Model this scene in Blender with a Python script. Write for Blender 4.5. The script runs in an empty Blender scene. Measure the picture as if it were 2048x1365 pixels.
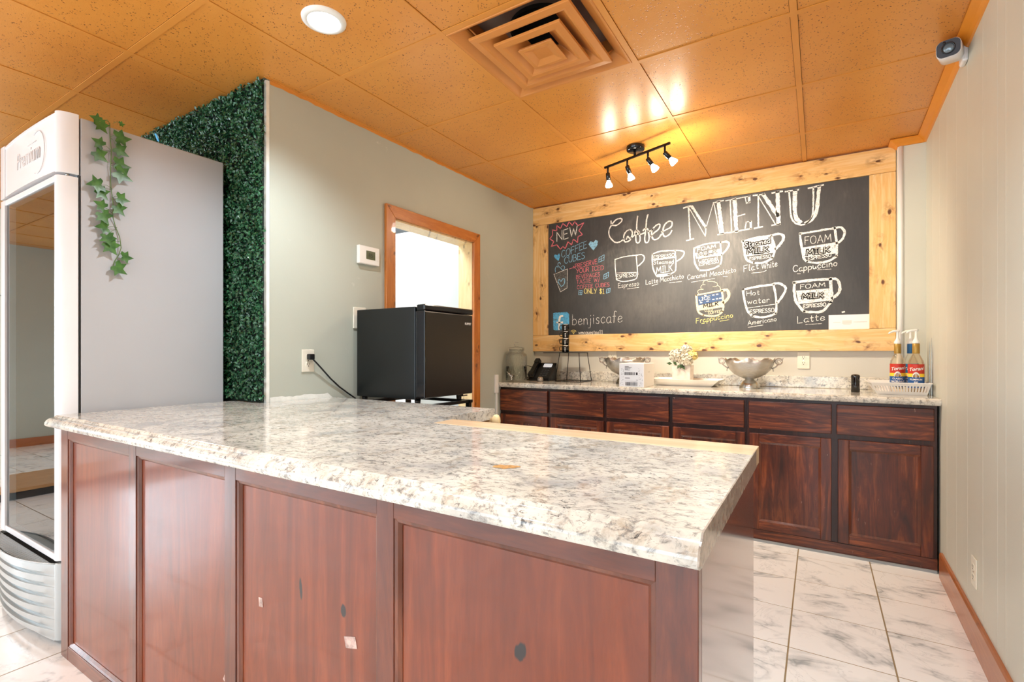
import bpy, bmesh, math, random
import numpy as np
from mathutils import Vector, Matrix, Euler, noise

random.seed(7)
C = bpy.context.scene.collection
scene = bpy.context.scene
PI = math.pi

# ------------------------------------------------------------------ camera, world, lights, exposure
cam_data = bpy.data.cameras.new('camera')
cam = bpy.data.objects.new('camera', cam_data)
C.objects.link(cam)
cam_data.sensor_width = 36.0
cam_data.sensor_fit = 'HORIZONTAL'
cam_data.lens = 991.7 / 2048 * 36.0
cam_data.shift_y = (705.0 - 682.5) / 2048
cam_data.clip_start = 0.02
cam.location = (0, 0, 1.145)
cam.rotation_euler = (PI / 2, 0, 0.5541)
scene.camera = cam

world = bpy.data.worlds.new('world')
scene.world = world
world.use_nodes = True
world.node_tree.nodes['Background'].inputs[0].default_value = (0.93, 0.97, 1.0, 1)
world.node_tree.nodes['Background'].inputs[1].default_value = 1.0

scene.view_settings.view_transform = 'Standard'
scene.view_settings.look = 'None'
scene.view_settings.gamma = 1.0
scene.view_settings.use_curve_mapping = False
scene.view_settings.exposure = 0.12
scene.cycles.max_bounces = 10
scene.cycles.diffuse_bounces = 6
scene.cycles.transparent_max_bounces = 16
scene.cycles.caustics_reflective = False
scene.cycles.caustics_refractive = False
scene.cycles.sample_clamp_indirect = 6.0


def area_light(name, loc, rot, sx, sy, power, color=(1, 1, 1)):
    d = bpy.data.lights.new(name, 'AREA')
    d.shape = 'RECTANGLE'
    d.size, d.size_y, d.energy, d.color = sx, sy, power, color
    o = bpy.data.objects.new(name, d)
    o.location, o.rotation_euler = loc, rot
    C.objects.link(o)
    return o


def point_light(name, loc, power, color, radius=0.03):
    d = bpy.data.lights.new(name, 'POINT')
    d.energy, d.color, d.shadow_soft_size = power, color, radius
    o = bpy.data.objects.new(name, d)
    o.location = loc
    C.objects.link(o)
    return o


def spot_light(name, loc, aim, power, color, angle, blend=0.6, radius=0.03):
    d = bpy.data.lights.new(name, 'SPOT')
    d.energy, d.color, d.shadow_soft_size = power, color, radius
    d.spot_size, d.spot_blend = angle, blend
    o = bpy.data.objects.new(name, d)
    o.location = loc
    o.rotation_euler = (Vector(aim) - Vector(loc)).to_track_quat('-Z', 'Y').to_euler()
    C.objects.link(o)
    return o


WINDOW_POWER, DOWN_POWER, TRACK_POWER = 58, 92, 34
DAY = (0.70, 0.86, 1.0)
# daylight through the shop windows behind the camera and at the far left
for k, (wx0, wx1) in enumerate(((-7.4, -4.9), (-4.5, -2.0), (-1.6, 0.3))):
    area_light('window_daylight', ((wx0 + wx1) / 2, -3.45, 1.35), (PI / 2, 0, 0), wx1 - wx0, 1.9, WINDOW_POWER, DAY)
area_light('far_window_daylight', (-8.1, -2.3, 1.35), (PI / 2, 0, -PI / 2), 1.6, 1.7, 110, DAY)
# store room lamp beyond the doorway
area_light('store_room_lamp', (-2.75, 2.7, 2.524), (0, 0, 0), 0.5, 1.2, 34, (0.98, 0.99, 1.0))

# ------------------------------------------------------------------ helpers
ORG = {}


def tag(o, label=None, cat=None, group=None, kind=None):
    if label: o['label'] = label
    if cat: o['category'] = cat
    if group: o['group'] = group
    if kind: o['kind'] = kind
    return o


def thing(name, label, cat, loc=(0, 0, 0), group=None):
    o = bpy.data.objects.new(name, None)
    C.objects.link(o)
    o.location = loc
    o.empty_display_size = 0.05
    ORG[o] = Vector(loc)
    return tag(o, label, cat, group)


class MB:
    """collects simple shapes into one mesh"""
    def __init__(s):
        s.v, s.f, s.mi, s.sm = [], [], [], []
        s.cur = 0
        s.smooth = False

    def add(s, vs, fs, smooth=None):
        o = len(s.v)
        s.v += [tuple(v) for v in vs]
        for f in fs:
            s.f.append([i + o for i in f]); s.mi.append(s.cur)
            s.sm.append(s.smooth if smooth is None else smooth)
        return s

    def box(s, x0, x1, y0, y1, z0, z1, M=None):
        vs = [Vector((x, y, z)) for x in (x0, x1) for y in (y0, y1) for z in (z0, z1)]
        if M: vs = [M @ v for v in vs]
        return s.add(vs, [(0, 1, 3, 2), (4, 6, 7, 5), (0, 4, 5, 1), (2, 3, 7, 6), (0, 2, 6, 4), (1, 5, 7, 3)], False)

    def hexa(s, bottom, top):
        """closed solid between two matching rings of points"""
        n = len(bottom)
        fs = [tuple(reversed(range(n))), tuple(range(n, 2 * n))]
        fs += [(i, (i + 1) % n, n + (i + 1) % n, n + i) for i in range(n)]
        return s.add(list(bottom) + list(top), fs)

    def prism(s, pts, z0, z1, M=None, smooth=False):
        n = len(pts)
        vs = [Vector((p[0], p[1], z0)) for p in pts] + [Vector((p[0], p[1], z1)) for p in pts]
        if M: vs = [M @ v for v in vs]
        o = len(s.v)
        s.add(vs, [tuple(reversed(range(n))), tuple(range(n, 2 * n))], False)
        for i in range(n):
            s.f.append([o + i, o + (i + 1) % n, o + n + (i + 1) % n, o + n + i]); s.mi.append(s.cur); s.sm.append(smooth)
        return s

    def lathe(s, prof, c=(0, 0, 0), n=24, M=None, cap=True, a0=0.0, smooth=True, squash=(1, 1)):
        vs, fs = [], []
        for r, z in prof:
            for k in range(n):
                a = a0 + 2 * PI * k / n
                v = Vector((c[0] + r * math.cos(a) * squash[0], c[1] + r * math.sin(a) * squash[1], c[2] + z))
                vs.append(M @ v if M else v)
        m = len(prof)
        for j in range(m - 1):
            for k in range(n):
                k2 = (k + 1) % n
                fs.append((j * n + k, j * n + k2, (j + 1) * n + k2, (j + 1) * n + k))
        s.add(vs, fs, smooth)
        if cap:
            o = len(s.v) - len(vs)
            for ring, rev in ((0, True), (m - 1, False)):
                if prof[ring][0] > 1e-6:
                    idx = [o + ring * n + k for k in range(n)]
                    s.f.append(list(reversed(idx)) if rev else idx); s.mi.append(s.cur); s.sm.append(False)
        return s

    def tube(s, path, r, n=8, closed=False, smooth=True, taper=None):
        path = [Vector(p) for p in path]
        m = len(path)
        vs, fs = [], []
        nrm = None
        for i, p in enumerate(path):
            a = path[(i - 1) % m] if (closed or i > 0) else p
            b = path[(i + 1) % m] if (closed or i < m - 1) else p
            t = (b - a)
            if t.length < 1e-9: t = Vector((0, 0, 1))
            t.normalize()
            if nrm is None:
                nrm = t.orthogonal().normalized()
            else:
                nrm = nrm - t * nrm.dot(t)
                nrm = nrm.normalized() if nrm.length > 1e-6 else t.orthogonal().normalized()
            bn = t.cross(nrm)
            rr = r if taper is None else r * taper[i]
            for k in range(n):
                an = 2 * PI * k / n
                vs.append(p + (nrm * math.cos(an) + bn * math.sin(an)) * rr)
        for i in range(m if closed else m - 1):
            i2 = (i + 1) % m
            for k in range(n):
                k2 = (k + 1) % n
                fs.append((i * n + k, i * n + k2, i2 * n + k2, i2 * n + k))
        if not closed:
            fs.append(tuple(reversed(range(n))))
            fs.append(tuple((m - 1) * n + k for k in range(n)))
        return s.add(vs, fs, smooth)

    def sphere(s, c, r, nu=14, nv=8, sq=(1, 1, 1)):
        prof = [(max(r * math.sin(PI * j / nv), 1e-5), -r * math.cos(PI * j / nv)) for j in range(nv + 1)]
        M = Matrix.Translation(c) @ Matrix.Diagonal((sq[0], sq[1], sq[2], 1))
        return s.lathe(prof, (0, 0, 0), nu, M, cap=False)

    def build(s, name, mats, parent=None, at=None, bevel=0.0, seg=2, label=None, cat=None, group=None, kind=None, weld=False):
        org = ORG.get(parent, Vector()) if parent is not None else Vector(at or (0, 0, 0))
        me = bpy.data.meshes.new(name)
        me.from_pydata([(v[0] - org[0], v[1] - org[1], v[2] - org[2]) for v in s.v], [], s.f)
        if not isinstance(mats, (list, tuple)): mats = [mats]
        for m in mats: me.materials.append(m)
        me.polygons.foreach_set('material_index', s.mi)
        me.polygons.foreach_set('use_smooth', s.sm)
        me.update()
        if bevel or weld:
            bm = bmesh.new(); bm.from_mesh(me)
            if weld: bmesh.ops.remove_doubles(bm, verts=bm.verts, dist=1e-5)
            if bevel:
                es = [e for e in bm.edges if len(e.link_faces) == 2 and e.calc_face_angle(0) > 0.5]
                bmesh.ops.bevel(bm, geom=es, offset=bevel, segments=seg, affect='EDGES', profile=0.5, clamp_overlap=True)
            bm.to_mesh(me); bm.free()
        o = bpy.data.objects.new(name, me)
        C.objects.link(o)
        if parent is not None:
            o.parent = parent
            ORG[o] = org
        else:
            o.location = org
            ORG[o] = org
        return tag(o, label, cat, group, kind)


def box_obj(name, m, x0, x1, y0, y1, z0, z1, parent=None, bevel=0.0, **k):
    return MB().box(x0, x1, y0, y1, z0, z1).build(name, m, parent, bevel=bevel, **k)


def dup(root, loc=None, rotz=None, label=None, group=None, parent=None):
    r = root.copy(); C.objects.link(r)
    if parent is not None: r.parent = parent
    if loc is not None: r.location = loc
    if rotz is not None: r.rotation_euler = (0, 0, rotz)
    if label: r['label'] = label
    if group: r['group'] = group
    for ch in list(root.children):
        dup(ch, parent=r)
    return r


def text_mesh(name, txt, size, M, mat_, parent=None, shear=0.0, depth=0.0002, align='CENTER', xscale=1.0, offset=0.0, **k):
    cu = bpy.data.curves.new(name, 'FONT')
    cu.body, cu.size, cu.shear, cu.extrude, cu.align_x, cu.align_y, cu.offset = txt, size, shear, depth, align, 'CENTER', offset
    cu.resolution_u = 3
    tmp = bpy.data.objects.new(name, cu); C.objects.link(tmp)
    dg = bpy.context.evaluated_depsgraph_get()
    me = bpy.data.meshes.new_from_object(tmp.evaluated_get(dg))
    bpy.data.objects.remove(tmp); bpy.data.curves.remove(cu)
    org = ORG.get(parent, Vector())
    me.transform(Matrix.Translation(-org) @ M @ Matrix.Diagonal((xscale, 1, 1, 1)))
    me.materials.clear(); me.materials.append(mat_)
    me.name = name
    o = bpy.data.objects.new(name, me); C.objects.link(o)
    if parent is not None: o.parent = parent; ORG[o] = org
    return tag(o, **k)


def frame(loc, right, up):
    """matrix whose local x is right, y is up, z is out of the face"""
    r, u = Vector(right).normalized(), Vector(up).normalized()
    n = r.cross(u)
    return Matrix(((r.x, u.x, n.x, loc[0]), (r.y, u.y, n.y, loc[1]), (r.z, u.z, n.z, loc[2]), (0, 0, 0, 1)))


# ------------------------------------------------------------------ materials
def lin(r, g, b):
    f = lambda c: ((c / 255 + 0.055) / 1.055) ** 2.4 if c > 10 else c / 255 / 12.92
    return (f(r), f(g), f(b), 1)


class NT:
    def __init__(s, name):
        s.m = bpy.data.materials.new(name)
        s.m.use_nodes = True
        s.t = s.m.node_tree
        s.b = s.t.nodes['Principled BSDF']
        s.out = s.t.nodes['Material Output']

    def n(s, ty, **k):
        nd = s.t.nodes.new(ty)
        for a, v in k.items(): setattr(nd, a, v)
        return nd

    def l(s, a, b): s.t.links.new(a, b)

    def coords(s, mode='pos', scale=(1, 1, 1), rnd=0.0, rot=(0, 0, 0)):
        if mode == 'pos': src = s.n('ShaderNodeNewGeometry').outputs['Position']
        else: src = s.n('ShaderNodeTexCoord').outputs['Object']
        if rnd:
            oi = s.n('ShaderNodeObjectInfo')
            mu = s.n('ShaderNodeVectorMath', operation='SCALE'); mu.inputs[0].default_value = (rnd, rnd * 1.7, rnd * 0.6)
            s.l(oi.outputs['Random'], mu.inputs['Scale'])
            ad = s.n('ShaderNodeVectorMath', operation='ADD')
            s.l(src, ad.inputs[0]); s.l(mu.outputs[0], ad.inputs[1]); src = ad.outputs[0]
        mp = s.n('ShaderNodeMapping')
        mp.inputs['Scale'].default_value = scale
        mp.inputs['Rotation'].default_value = rot
        s.l(src, mp.inputs['Vector'])
        return mp.outputs[0]

    def noise(s, vec, scale, detail=4, rough=0.55, dist=0.0):
        nd = s.n('ShaderNodeTexNoise')
        nd.inputs['Scale'].default_value = scale; nd.inputs['Detail'].default_value = detail
        nd.inputs['Roughness'].default_value = rough; nd.inputs['Distortion'].default_value = dist
        s.l(vec, nd.inputs['Vector'])
        return nd.outputs['Fac']

    def ramp(s, fac, stops, interp='LINEAR'):
        nd = s.n('ShaderNodeValToRGB')
        cr = nd.color_ramp; cr.interpolation = interp
        while len(cr.elements) < len(stops): cr.elements.new(0.5)
        for e, (p, c) in zip(cr.elements, stops):
            e.position = p; e.color = c if len(c) == 4 else (*c, 1)
        s.l(fac, nd.inputs['Fac'])
        return nd.outputs['Color']

    def mix(s, fac, a, b, mode='MIX'):
        nd = s.n('ShaderNodeMix', data_type='RGBA', blend_type=mode)
        for inp, v in ((nd.inputs[0], fac), (nd.inputs[6], a), (nd.inputs[7], b)):
            if isinstance(v, (int, float)): inp.default_value = v
            elif isinstance(v, tuple): inp.default_value = v if len(v) == 4 else (*v, 1)
            else: s.l(v, inp)
        return nd.outputs[2]

    def math(s, op, a, b=0.0, c=None):
        nd = s.n('ShaderNodeMath', operation=op)
        for i, v in enumerate((a, b) if c is None else (a, b, c)):
            if isinstance(v, (int, float)): nd.inputs[i].default_value = v
            else: s.l(v, nd.inputs[i])
        return nd.outputs[0]

    def bump(s, h, strength=0.2, dist=0.005):
        nd = s.n('ShaderNodeBump')
        nd.inputs['Strength'].default_value = strength; nd.inputs['Distance'].default_value = dist
        s.l(h, nd.inputs['Height']); s.l(nd.outputs[0], s.b.inputs['Normal'])

    def set(s, **k):
        for a, v in k.items():
            inp = s.b.inputs[a.replace('_', ' ')]
            if hasattr(v, 'is_linked') or hasattr(v, 'links'): s.l(v, inp)
            else: inp.default_value = v
        return s


def plain(name, col, rough=0.5, metal=0.0, coat=0.0, emit=0.0, spec=0.5, var=0.04, vscale=6.0):
    t = NT(name)
    if var:
        f = t.noise(t.coords('obj'), vscale, 3)
        d = tuple(c * (1 - var * 2) for c in col[:3])
        b_ = tuple(min(1, c * (1 + var)) for c in col[:3])
        t.set(Base_Color=t.ramp(f, [(0.3, d), (0.7, b_)]))
    else:
        t.set(Base_Color=col)
    t.set(Roughness=rough, Metallic=metal, Coat_Weight=coat, Coat_Roughness=0.08, Specular_IOR_Level=spec)
    if emit:
        t.set(Emission_Color=col, Emission_Strength=emit)
    return t.m


def granite(name):
    t = NT(name)
    v = t.coords('pos')
    big = t.noise(v, 5.5, 5, 0.6, 0.8)
    base = t.ramp(big, [(0.3, lin(230, 227, 217)), (0.5, lin(214, 210, 198)), (0.68, lin(172, 173, 170))])
    tan = t.noise(t.coords('pos', (1.3, 0.8, 1)), 17, 6, 0.7, 0.6)
    c = t.mix(t.ramp(tan, [(0.54, (0, 0, 0)), (0.68, (0.75, 0.75, 0.75))]), base, lin(160, 144, 122))
    mid = t.noise(t.coords('pos', (1.0, 1.5, 1.2)), 48, 7, 0.75, 0.5)
    c = t.mix(t.ramp(mid, [(0.5, (0, 0, 0)), (0.62, (0.85, 0.85, 0.85))]), c, lin(116, 115, 112))
    f = t.noise(t.coords('pos', (1, 1.4, 1)), 70, 5, 0.7, 1.2)
    reg = t.noise(v, 8, 3)
    m = t.math('MULTIPLY', t.ramp(f, [(0.58, (0, 0, 0)), (0.64, (1, 1, 1))]), t.ramp(reg, [(0.42, (0, 0, 0)), (0.6, (1, 1, 1))]))
    c = t.mix(m, c, lin(40, 44, 50))
    t.set(Base_Color=c, Roughness=0.13, Specular_IOR_Level=0.55, Coat_Weight=0.25, Coat_Roughness=0.05)
    return t.m


def cherry(name, dark, mid, light, axis='z', knots=(), rough=0.3, coat=0.5, wear=0.0, mode='pos', rnd=0.0, coat_rough=0.12, fig=1.6):
    t = NT(name)
    k = {'z': (7, 7, 0.7), 'x': (0.7, 7, 7), 'y': (7, 0.7, 7)}[axis]
    v = t.coords(mode, k, rnd)
    g = t.noise(v, 2.2, 6, 0.6, fig)
    fine = t.noise(t.coords(mode, tuple(q * 4 for q in k), rnd), 6, 4, 0.7)
    c = t.ramp(g, [(0.28, dark), (0.5, mid), (0.72, light)])
    c = t.mix(t.math('MULTIPLY', t.ramp(fine, [(0.45, (0, 0, 0)), (0.75, (1, 1, 1))]), 0.45), c, dark)
    blot = t.noise(t.coords(mode, (1, 1, 1), rnd), 3.1, 4)
    c = t.mix(t.math('MULTIPLY', t.ramp(blot, [(0.42, (0, 0, 0)), (0.7, (1, 1, 1))]), 0.5), c, dark)
    if knots:
        p = t.n('ShaderNodeNewGeometry').outputs['Position']
        tot = None
        for kx, kz, rx, rz, tilt in knots:
            su = t.n('ShaderNodeVectorMath', operation='SUBTRACT'); t.l(p, su.inputs[0]); su.inputs[1].default_value = (kx, 0.7, kz)
            mp = t.n('ShaderNodeMapping'); mp.inputs['Rotation'].default_value = (0, tilt, 0); t.l(su.outputs[0], mp.inputs['Vector'])
            ml = t.n('ShaderNodeVectorMath', operation='MULTIPLY'); t.l(mp.outputs[0], ml.inputs[0]); ml.inputs[1].default_value = (1 / rx, 0, 1 / rz)
            ln = t.n('ShaderNodeVectorMath', operation='LENGTH'); t.l(ml.outputs[0], ln.inputs[0])
            d = t.math('ADD', ln.outputs['Value'], t.math('MULTIPLY', t.math('SUBTRACT', fine, 0.5), 0.9))
            r1 = t.ramp(d, [(0.75, (1, 1, 1)), (1.0, (0, 0, 0))])
            tot = r1 if tot is None else t.math('MAXIMUM', tot, r1)
        c = t.mix(tot, c, (0.012, 0.011, 0.012, 1))
    if wear:
        w = t.noise(t.coords(mode, (1, 1, 0.35), rnd), 60, 3, 0.6)
        reg = t.noise(t.coords(mode, (1, 1, 1), rnd + 0.3), 4, 3)
        m = t.math('MULTIPLY', t.ramp(w, [(0.69, (0, 0, 0)), (0.73, (1, 1, 1))]), t.ramp(reg, [(0.45, (0, 0, 0)), (0.62, (1, 1, 1))]))
        c = t.mix(t.math('MULTIPLY', m, wear), c, lin(190, 150, 130))
    t.set(Base_Color=c, Roughness=rough, Coat_Weight=coat, Coat_Roughness=coat_rough)
    if not knots and coat < 0.9: t.bump(fine, 0.012, 0.002)
    return t.m


def pine(name, axis='x', light=lin(243, 212, 158), mid=lin(230, 182, 112), dark=lin(140, 84, 34), knotty=1.0, rough=0.42, coat=0.1):
    t = NT(name)
    k = {'z': (9, 9, 0.8), 'x': (0.8, 9, 9), 'y': (9, 0.8, 9)}[axis]
    g = t.noise(t.coords('pos', k), 1.8, 5, 0.6, 2.2)
    c = t.ramp(g, [(0.3, light), (0.55, mid), (0.8, light)])
    vo = t.n('ShaderNodeTexVoronoi', voronoi_dimensions='2D'); vo.inputs['Scale'].default_value = 5.2; vo.inputs['Randomness'].default_value = 1.0
    wob = t.noise(t.coords('pos'), 16, 3)
    kk = {'z': (1.6, 1.6, 0.9), 'x': (0.9, 1.6, 1.6), 'y': (1.6, 0.9, 1.6)}[axis]
    sx = t.n('ShaderNodeSeparateXYZ'); t.l(t.coords('pos', kk), sx.inputs[0])
    cx = t.n('ShaderNodeCombineXYZ'); t.l(t.math('ADD', sx.outputs[0], sx.outputs[1]), cx.inputs[0]); t.l(sx.outputs[2], cx.inputs[1])
    t.l(cx.outputs[0], vo.inputs['Vector'])
    d = t.math('ADD', vo.outputs['Distance'], t.math('MULTIPLY', t.math('SUBTRACT', wob, 0.5), 0.22))
    halo = t.ramp(d, [(0.05, (1, 1, 1)), (0.42, (0, 0, 0))])
    core = t.ramp(d, [(0.035, (1, 1, 1)), (0.085, (0, 0, 0))])
    st = t.noise(t.coords('pos', tuple(q * 0.8 for q in kk)), 20, 4, 0.6, 1.5)
    c = t.mix(t.math('MULTIPLY', t.math('MULTIPLY', halo, t.ramp(st, [(0.45, (0, 0, 0)), (0.62, (1, 1, 1))])), 0.7 * knotty), c, dark)
    c = t.mix(t.math('MULTIPLY', core, knotty), c, lin(96, 56, 26))
    t.set(Base_Color=c, Roughness=rough, Coat_Weight=coat)
    t.bump(g, 0.06, 0.002)
    return t.m


def marble(name):
    t = NT(name)
    v = t.coords('obj', (1, 1, 1), 37.0)
    w = t.noise(t.coords('obj', (1, 1.9, 1), 37.0, (0, 0, 0.7)), 1.6, 5, 0.6, 0.7)
    vein = t.ramp(w, [(0.44, (0, 0, 0)), (0.49, (0.35, 0.35, 0.35)), (0.503, (0.95, 0.95, 0.95)), (0.512, (0.5, 0.5, 0.5)), (0.55, (0, 0, 0))])
    brk = t.noise(v, 5.5, 4)
    m = t.math('MULTIPLY', vein, t.ramp(brk, [(0.46, (0, 0, 0)), (0.62, (1, 1, 1))]))
    w2 = t.noise(t.coords('obj', (1, 1, 1), 11.0), 4.3, 6, 0.65, 1.2)
    v2 = t.ramp(w2, [(0.485, (0, 0, 0)), (0.5, (0.55, 0.55, 0.55)), (0.515, (0, 0, 0))])
    m2 = t.math('MULTIPLY', v2, t.ramp(w, [(0.45, (1, 1, 1)), (0.6, (0, 0, 0))]))
    c = t.mix(t.math('MULTIPLY', m, 0.85), lin(246, 245, 242), lin(128, 136, 138))
    c = t.mix(t.math('MULTIPLY', m2, 0.5), c, lin(150, 156, 156))
    t.set(Base_Color=c, Roughness=0.16, Specular_IOR_Level=0.5)
    return t.m


def ceiling_mat(name, hole=1.0, rough=0.3):
    t = NT(name)
    v = t.coords('pos')
    vo = t.n('ShaderNodeTexVoronoi'); vo.inputs['Scale'].default_value = 105
    t.l(v, vo.inputs['Vector'])
    sel = t.noise(v, 70, 2)
    thr = t.noise(t.coords('pos', (1, 1, 1), 9.0), 1.3, 2)
    pin = t.math('MULTIPLY', t.ramp(vo.outputs['Distance'], [(0.2, (1, 1, 1)), (0.34, (0, 0, 0))]), t.ramp(sel, [(0.5, (0, 0, 0)), (0.58, (1, 1, 1))]))
    pin = t.math('MULTIPLY', pin, hole)
    tone = t.noise(v, 2.3, 4)
    c = t.ramp(tone, [(0.3, lin(210, 138, 58)), (0.7, lin(219, 150, 70))])
    c = t.mix(pin, c, lin(104, 50, 12))
    fl = t.noise(t.coords('pos', (1, 2.5, 1)), 22, 5, 0.7)
    fl2 = t.noise(v, 3, 2)
    m = t.math('MULTIPLY', t.ramp(fl, [(0.735, (0, 0, 0)), (0.76, (1, 1, 1))]), t.ramp(fl2, [(0.5, (0, 0, 0)), (0.6, (1, 1, 1))]))
    c = t.mix(t.math('MULTIPLY', m, 0.6), c, lin(244, 220, 190))
    t.set(Base_Color=c, Roughness=rough, Specular_IOR_Level=0.45)
    h = t.math('ADD', t.math('MULTIPLY', pin, -1.0), t.math('MULTIPLY', t.noise(v, 260, 2), 0.5))
    t.bump(h, 0.22 * (0.3 + hole * 0.7), 0.003)
    return t.m


def wall_paint(name, col, patch=0.0, rough=0.55):
    t = NT(name)
    v = t.coords('pos')
    f = t.noise(v, 1.4, 4)
    lo = tuple(q * 0.95 for q in col[:3]); hi = tuple(min(1, q * 1.04) for q in col[:3])
    c = t.ramp(f, [(0.3, lo), (0.7, hi)])
    if patch:
        p = t.noise(t.coords('pos', (1, 1, 1.2)), 9, 5, 0.7)
        r = t.noise(v, 2.2, 2)
        m = t.math('MULTIPLY', t.ramp(p, [(0.66, (0, 0, 0)), (0.72, (1, 1, 1))]), t.ramp(r, [(0.5, (0, 0, 0)), (0.62, (1, 1, 1))]))
        c = t.mix(t.math('MULTIPLY', m, patch), c, lin(214, 216, 208))
    t.set(Base_Color=c, Roughness=rough)
    t.bump(t.noise(v, 220, 3), 0.08, 0.002)
    return t.m


def chalk(name, col, cover=0.85):
    t = NT(name)
    v = t.coords('pos')
    f = t.noise(v, 230, 3, 0.7)
    g = t.noise(v, 50, 2)
    a = t.math('MULTIPLY_ADD', t.math('SUBTRACT', g, 0.5), 0.35, f)
    al = t.ramp(a, [(0.52 - 0.16 * cover, (0, 0, 0)), (0.60 - 0.16 * cover, (1, 1, 1))])
    t.set(Base_Color=col, Roughness=0.95, Specular_IOR_Level=0.1, Alpha=al)
    return t.m


def slate(name):
    t = NT(name)
    v = t.coords('pos')
    f = t.noise(t.coords('pos', (1, 1, 0.5)), 2.2, 6, 0.65, 0.8)
    s2 = t.noise(t.coords('pos', (6, 1, 1)), 9, 5, 0.7)
    a = t.math('MULTIPLY_ADD', s2, 0.4, f)
    c = t.ramp(a, [(0.55, lin(34, 34, 35)), (0.8, lin(56, 55, 53)), (0.95, lin(92, 89, 84))])
    # paler grey patch low on the left half of the board
    p = t.n('ShaderNodeNewGeometry').outputs['Position']
    su = t.n('ShaderNodeVectorMath', operation='SUBTRACT'); t.l(p, su.inputs[0]); su.inputs[1].default_value = (-1.15, 3.88, 1.5)
    ml = t.n('ShaderNodeVectorMath', operation='MULTIPLY'); t.l(su.outputs[0], ml.inputs[0]); ml.inputs[1].default_value = (2.2, 0, 4.5)
    ln = t.n('ShaderNodeVectorMath', operation='LENGTH'); t.l(ml.outputs[0], ln.inputs[0])
    pale_patch = t.math('MULTIPLY', t.ramp(ln.outputs['Value'], [(0.1, (1, 1, 1)), (1.0, (0, 0, 0))]), t.noise(t.coords('pos', (2, 1, 1)), 14, 6, 0.75))
    c = t.mix(t.math('MULTIPLY', pale_patch, 0.55), c, lin(128, 122, 114))
    t.set(Base_Color=c, Roughness=0.54, Specular_IOR_Level=0.85)
    t.bump(t.noise(v, 140, 3), 0.12, 0.002)
    return t.m


def glass(name, tint=(1, 1, 1, 1), ior=1.5, boost=0.0, rough=0.0, gloss=1.0):
    t = NT(name)
    tr = t.n('ShaderNodeBsdfTransparent'); tr.inputs[0].default_value = tint
    gl = t.n('ShaderNodeBsdfGlossy'); gl.inputs['Roughness'].default_value = rough; gl.inputs[0].default_value = (1, 1, 1, 1)
    fr = t.n('ShaderNodeFresnel'); fr.inputs['IOR'].default_value = ior
    fac = t.math('MULTIPLY_ADD', fr.outputs[0], gloss, boost)
    mx = t.n('ShaderNodeMixShader')
    t.l(fac, mx.inputs[0]); t.l(tr.outputs[0], mx.inputs[1]); t.l(gl.outputs[0], mx.inputs[2]); t.l(mx.outputs[0], t.out.inputs[0])
    return t.m


def ribbed_glass(name):
    t = NT(name)
    tr = t.n('ShaderNodeBsdfTransparent'); tr.inputs[0].default_value = (0.985, 0.992, 0.988, 1)
    gl = t.n('ShaderNodeBsdfGlossy'); gl.inputs['Roughness'].default_value = 0.08
    h = t.noise(t.coords('obj', (1, 1, 0.45)), 95, 3, 0.6, 0.5)
    bp = t.n('ShaderNodeBump'); bp.inputs['Strength'].default_value = 1.0; bp.inputs['Distance'].default_value = 0.012
    t.l(h, bp.inputs['Height'])
    fr = t.n('ShaderNodeFresnel'); fr.inputs['IOR'].default_value = 1.28
    t.l(bp.outputs[0], fr.inputs['Normal']); t.l(bp.outputs[0], gl.inputs['Normal'])
    mx = t.n('ShaderNodeMixShader')
    t.l(t.math('MULTIPLY', fr.outputs[0], 0.6), mx.inputs[0]); t.l(tr.outputs[0], mx.inputs[1]); t.l(gl.outputs[0], mx.inputs[2]); t.l(mx.outputs[0], t.out.inputs[0])
    return t.m


def silver(name):
    t = NT(name)
    h = t.noise(t.coords('obj', (1, 1, 2.2)), 60, 4, 0.6, 2.5)
    t.set(Base_Color=(0.56, 0.55, 0.53, 1), Metallic=1.0, Roughness=0.17)
    t.bump(h, 0.55, 0.008)
    return t.m


def leaf_mat(name, a, b, rough=0.35):
    t = NT(name)
    f = t.noise(t.coords('pos'), 45, 3)
    t.set(Base_Color=t.ramp(f, [(0.3, a), (0.7, b)]), Roughness=rough, Specular_IOR_Level=0.6)
    return t.m


MARB, GRAN = marble('marble_tile'), granite('granite_laminate')
CH_D, CH_M, CH_L = lin(60, 22, 11), lin(98, 40, 18), lin(128, 60, 28)
CHERRY = cherry('cherry_vertical', CH_D, CH_M, CH_L, 'z', rough=0.28, coat=0.6, coat_rough=0.1)
CHERRY_H = cherry('cherry_horizontal', CH_D, CH_M, CH_L, 'x', rough=0.28, coat=0.6, coat_rough=0.1)
CHERRY_PANEL = cherry('cherry_panel', lin(94, 38, 13), lin(120, 50, 18), lin(142, 66, 28), 'z', rough=0.3, coat=0.45, coat_rough=0.07,
                      knots=((-0.423, 0.645, 0.012, 0.018, -0.4), (-0.862, 0.593, 0.009, 0.015, 0.0), (-1.007, 0.604, 0.006, 0.026, 0.1),
                             (-1.311, 0.479, 0.004, 0.006, 0.0), (-0.30, 0.30, 0.01, 0.015, 0.3)))
DK_D, DK_M, DK_L = lin(44, 17, 10), lin(100, 43, 21), lin(168, 90, 46)
DARK_H = cherry('dark_alder_horizontal', DK_D, DK_M, DK_L, 'x', rough=0.38, coat=0.25, wear=0.7, fig=3.6)
DARK_V = cherry('dark_alder_vertical', DK_D, DK_M, DK_L, 'z', rough=0.38, coat=0.25, wear=0.7)
DARK_FRAME = cherry('dark_alder_frame', lin(34, 15, 12), lin(58, 25, 18), lin(86, 40, 26), 'z', rough=0.4, coat=0.2, wear=0.5)
MOULD = cherry('cherry_moulding', lin(60, 26, 14), lin(108, 54, 32), lin(142, 80, 52), 'z', rough=0.3, coat=0.5)
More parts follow.
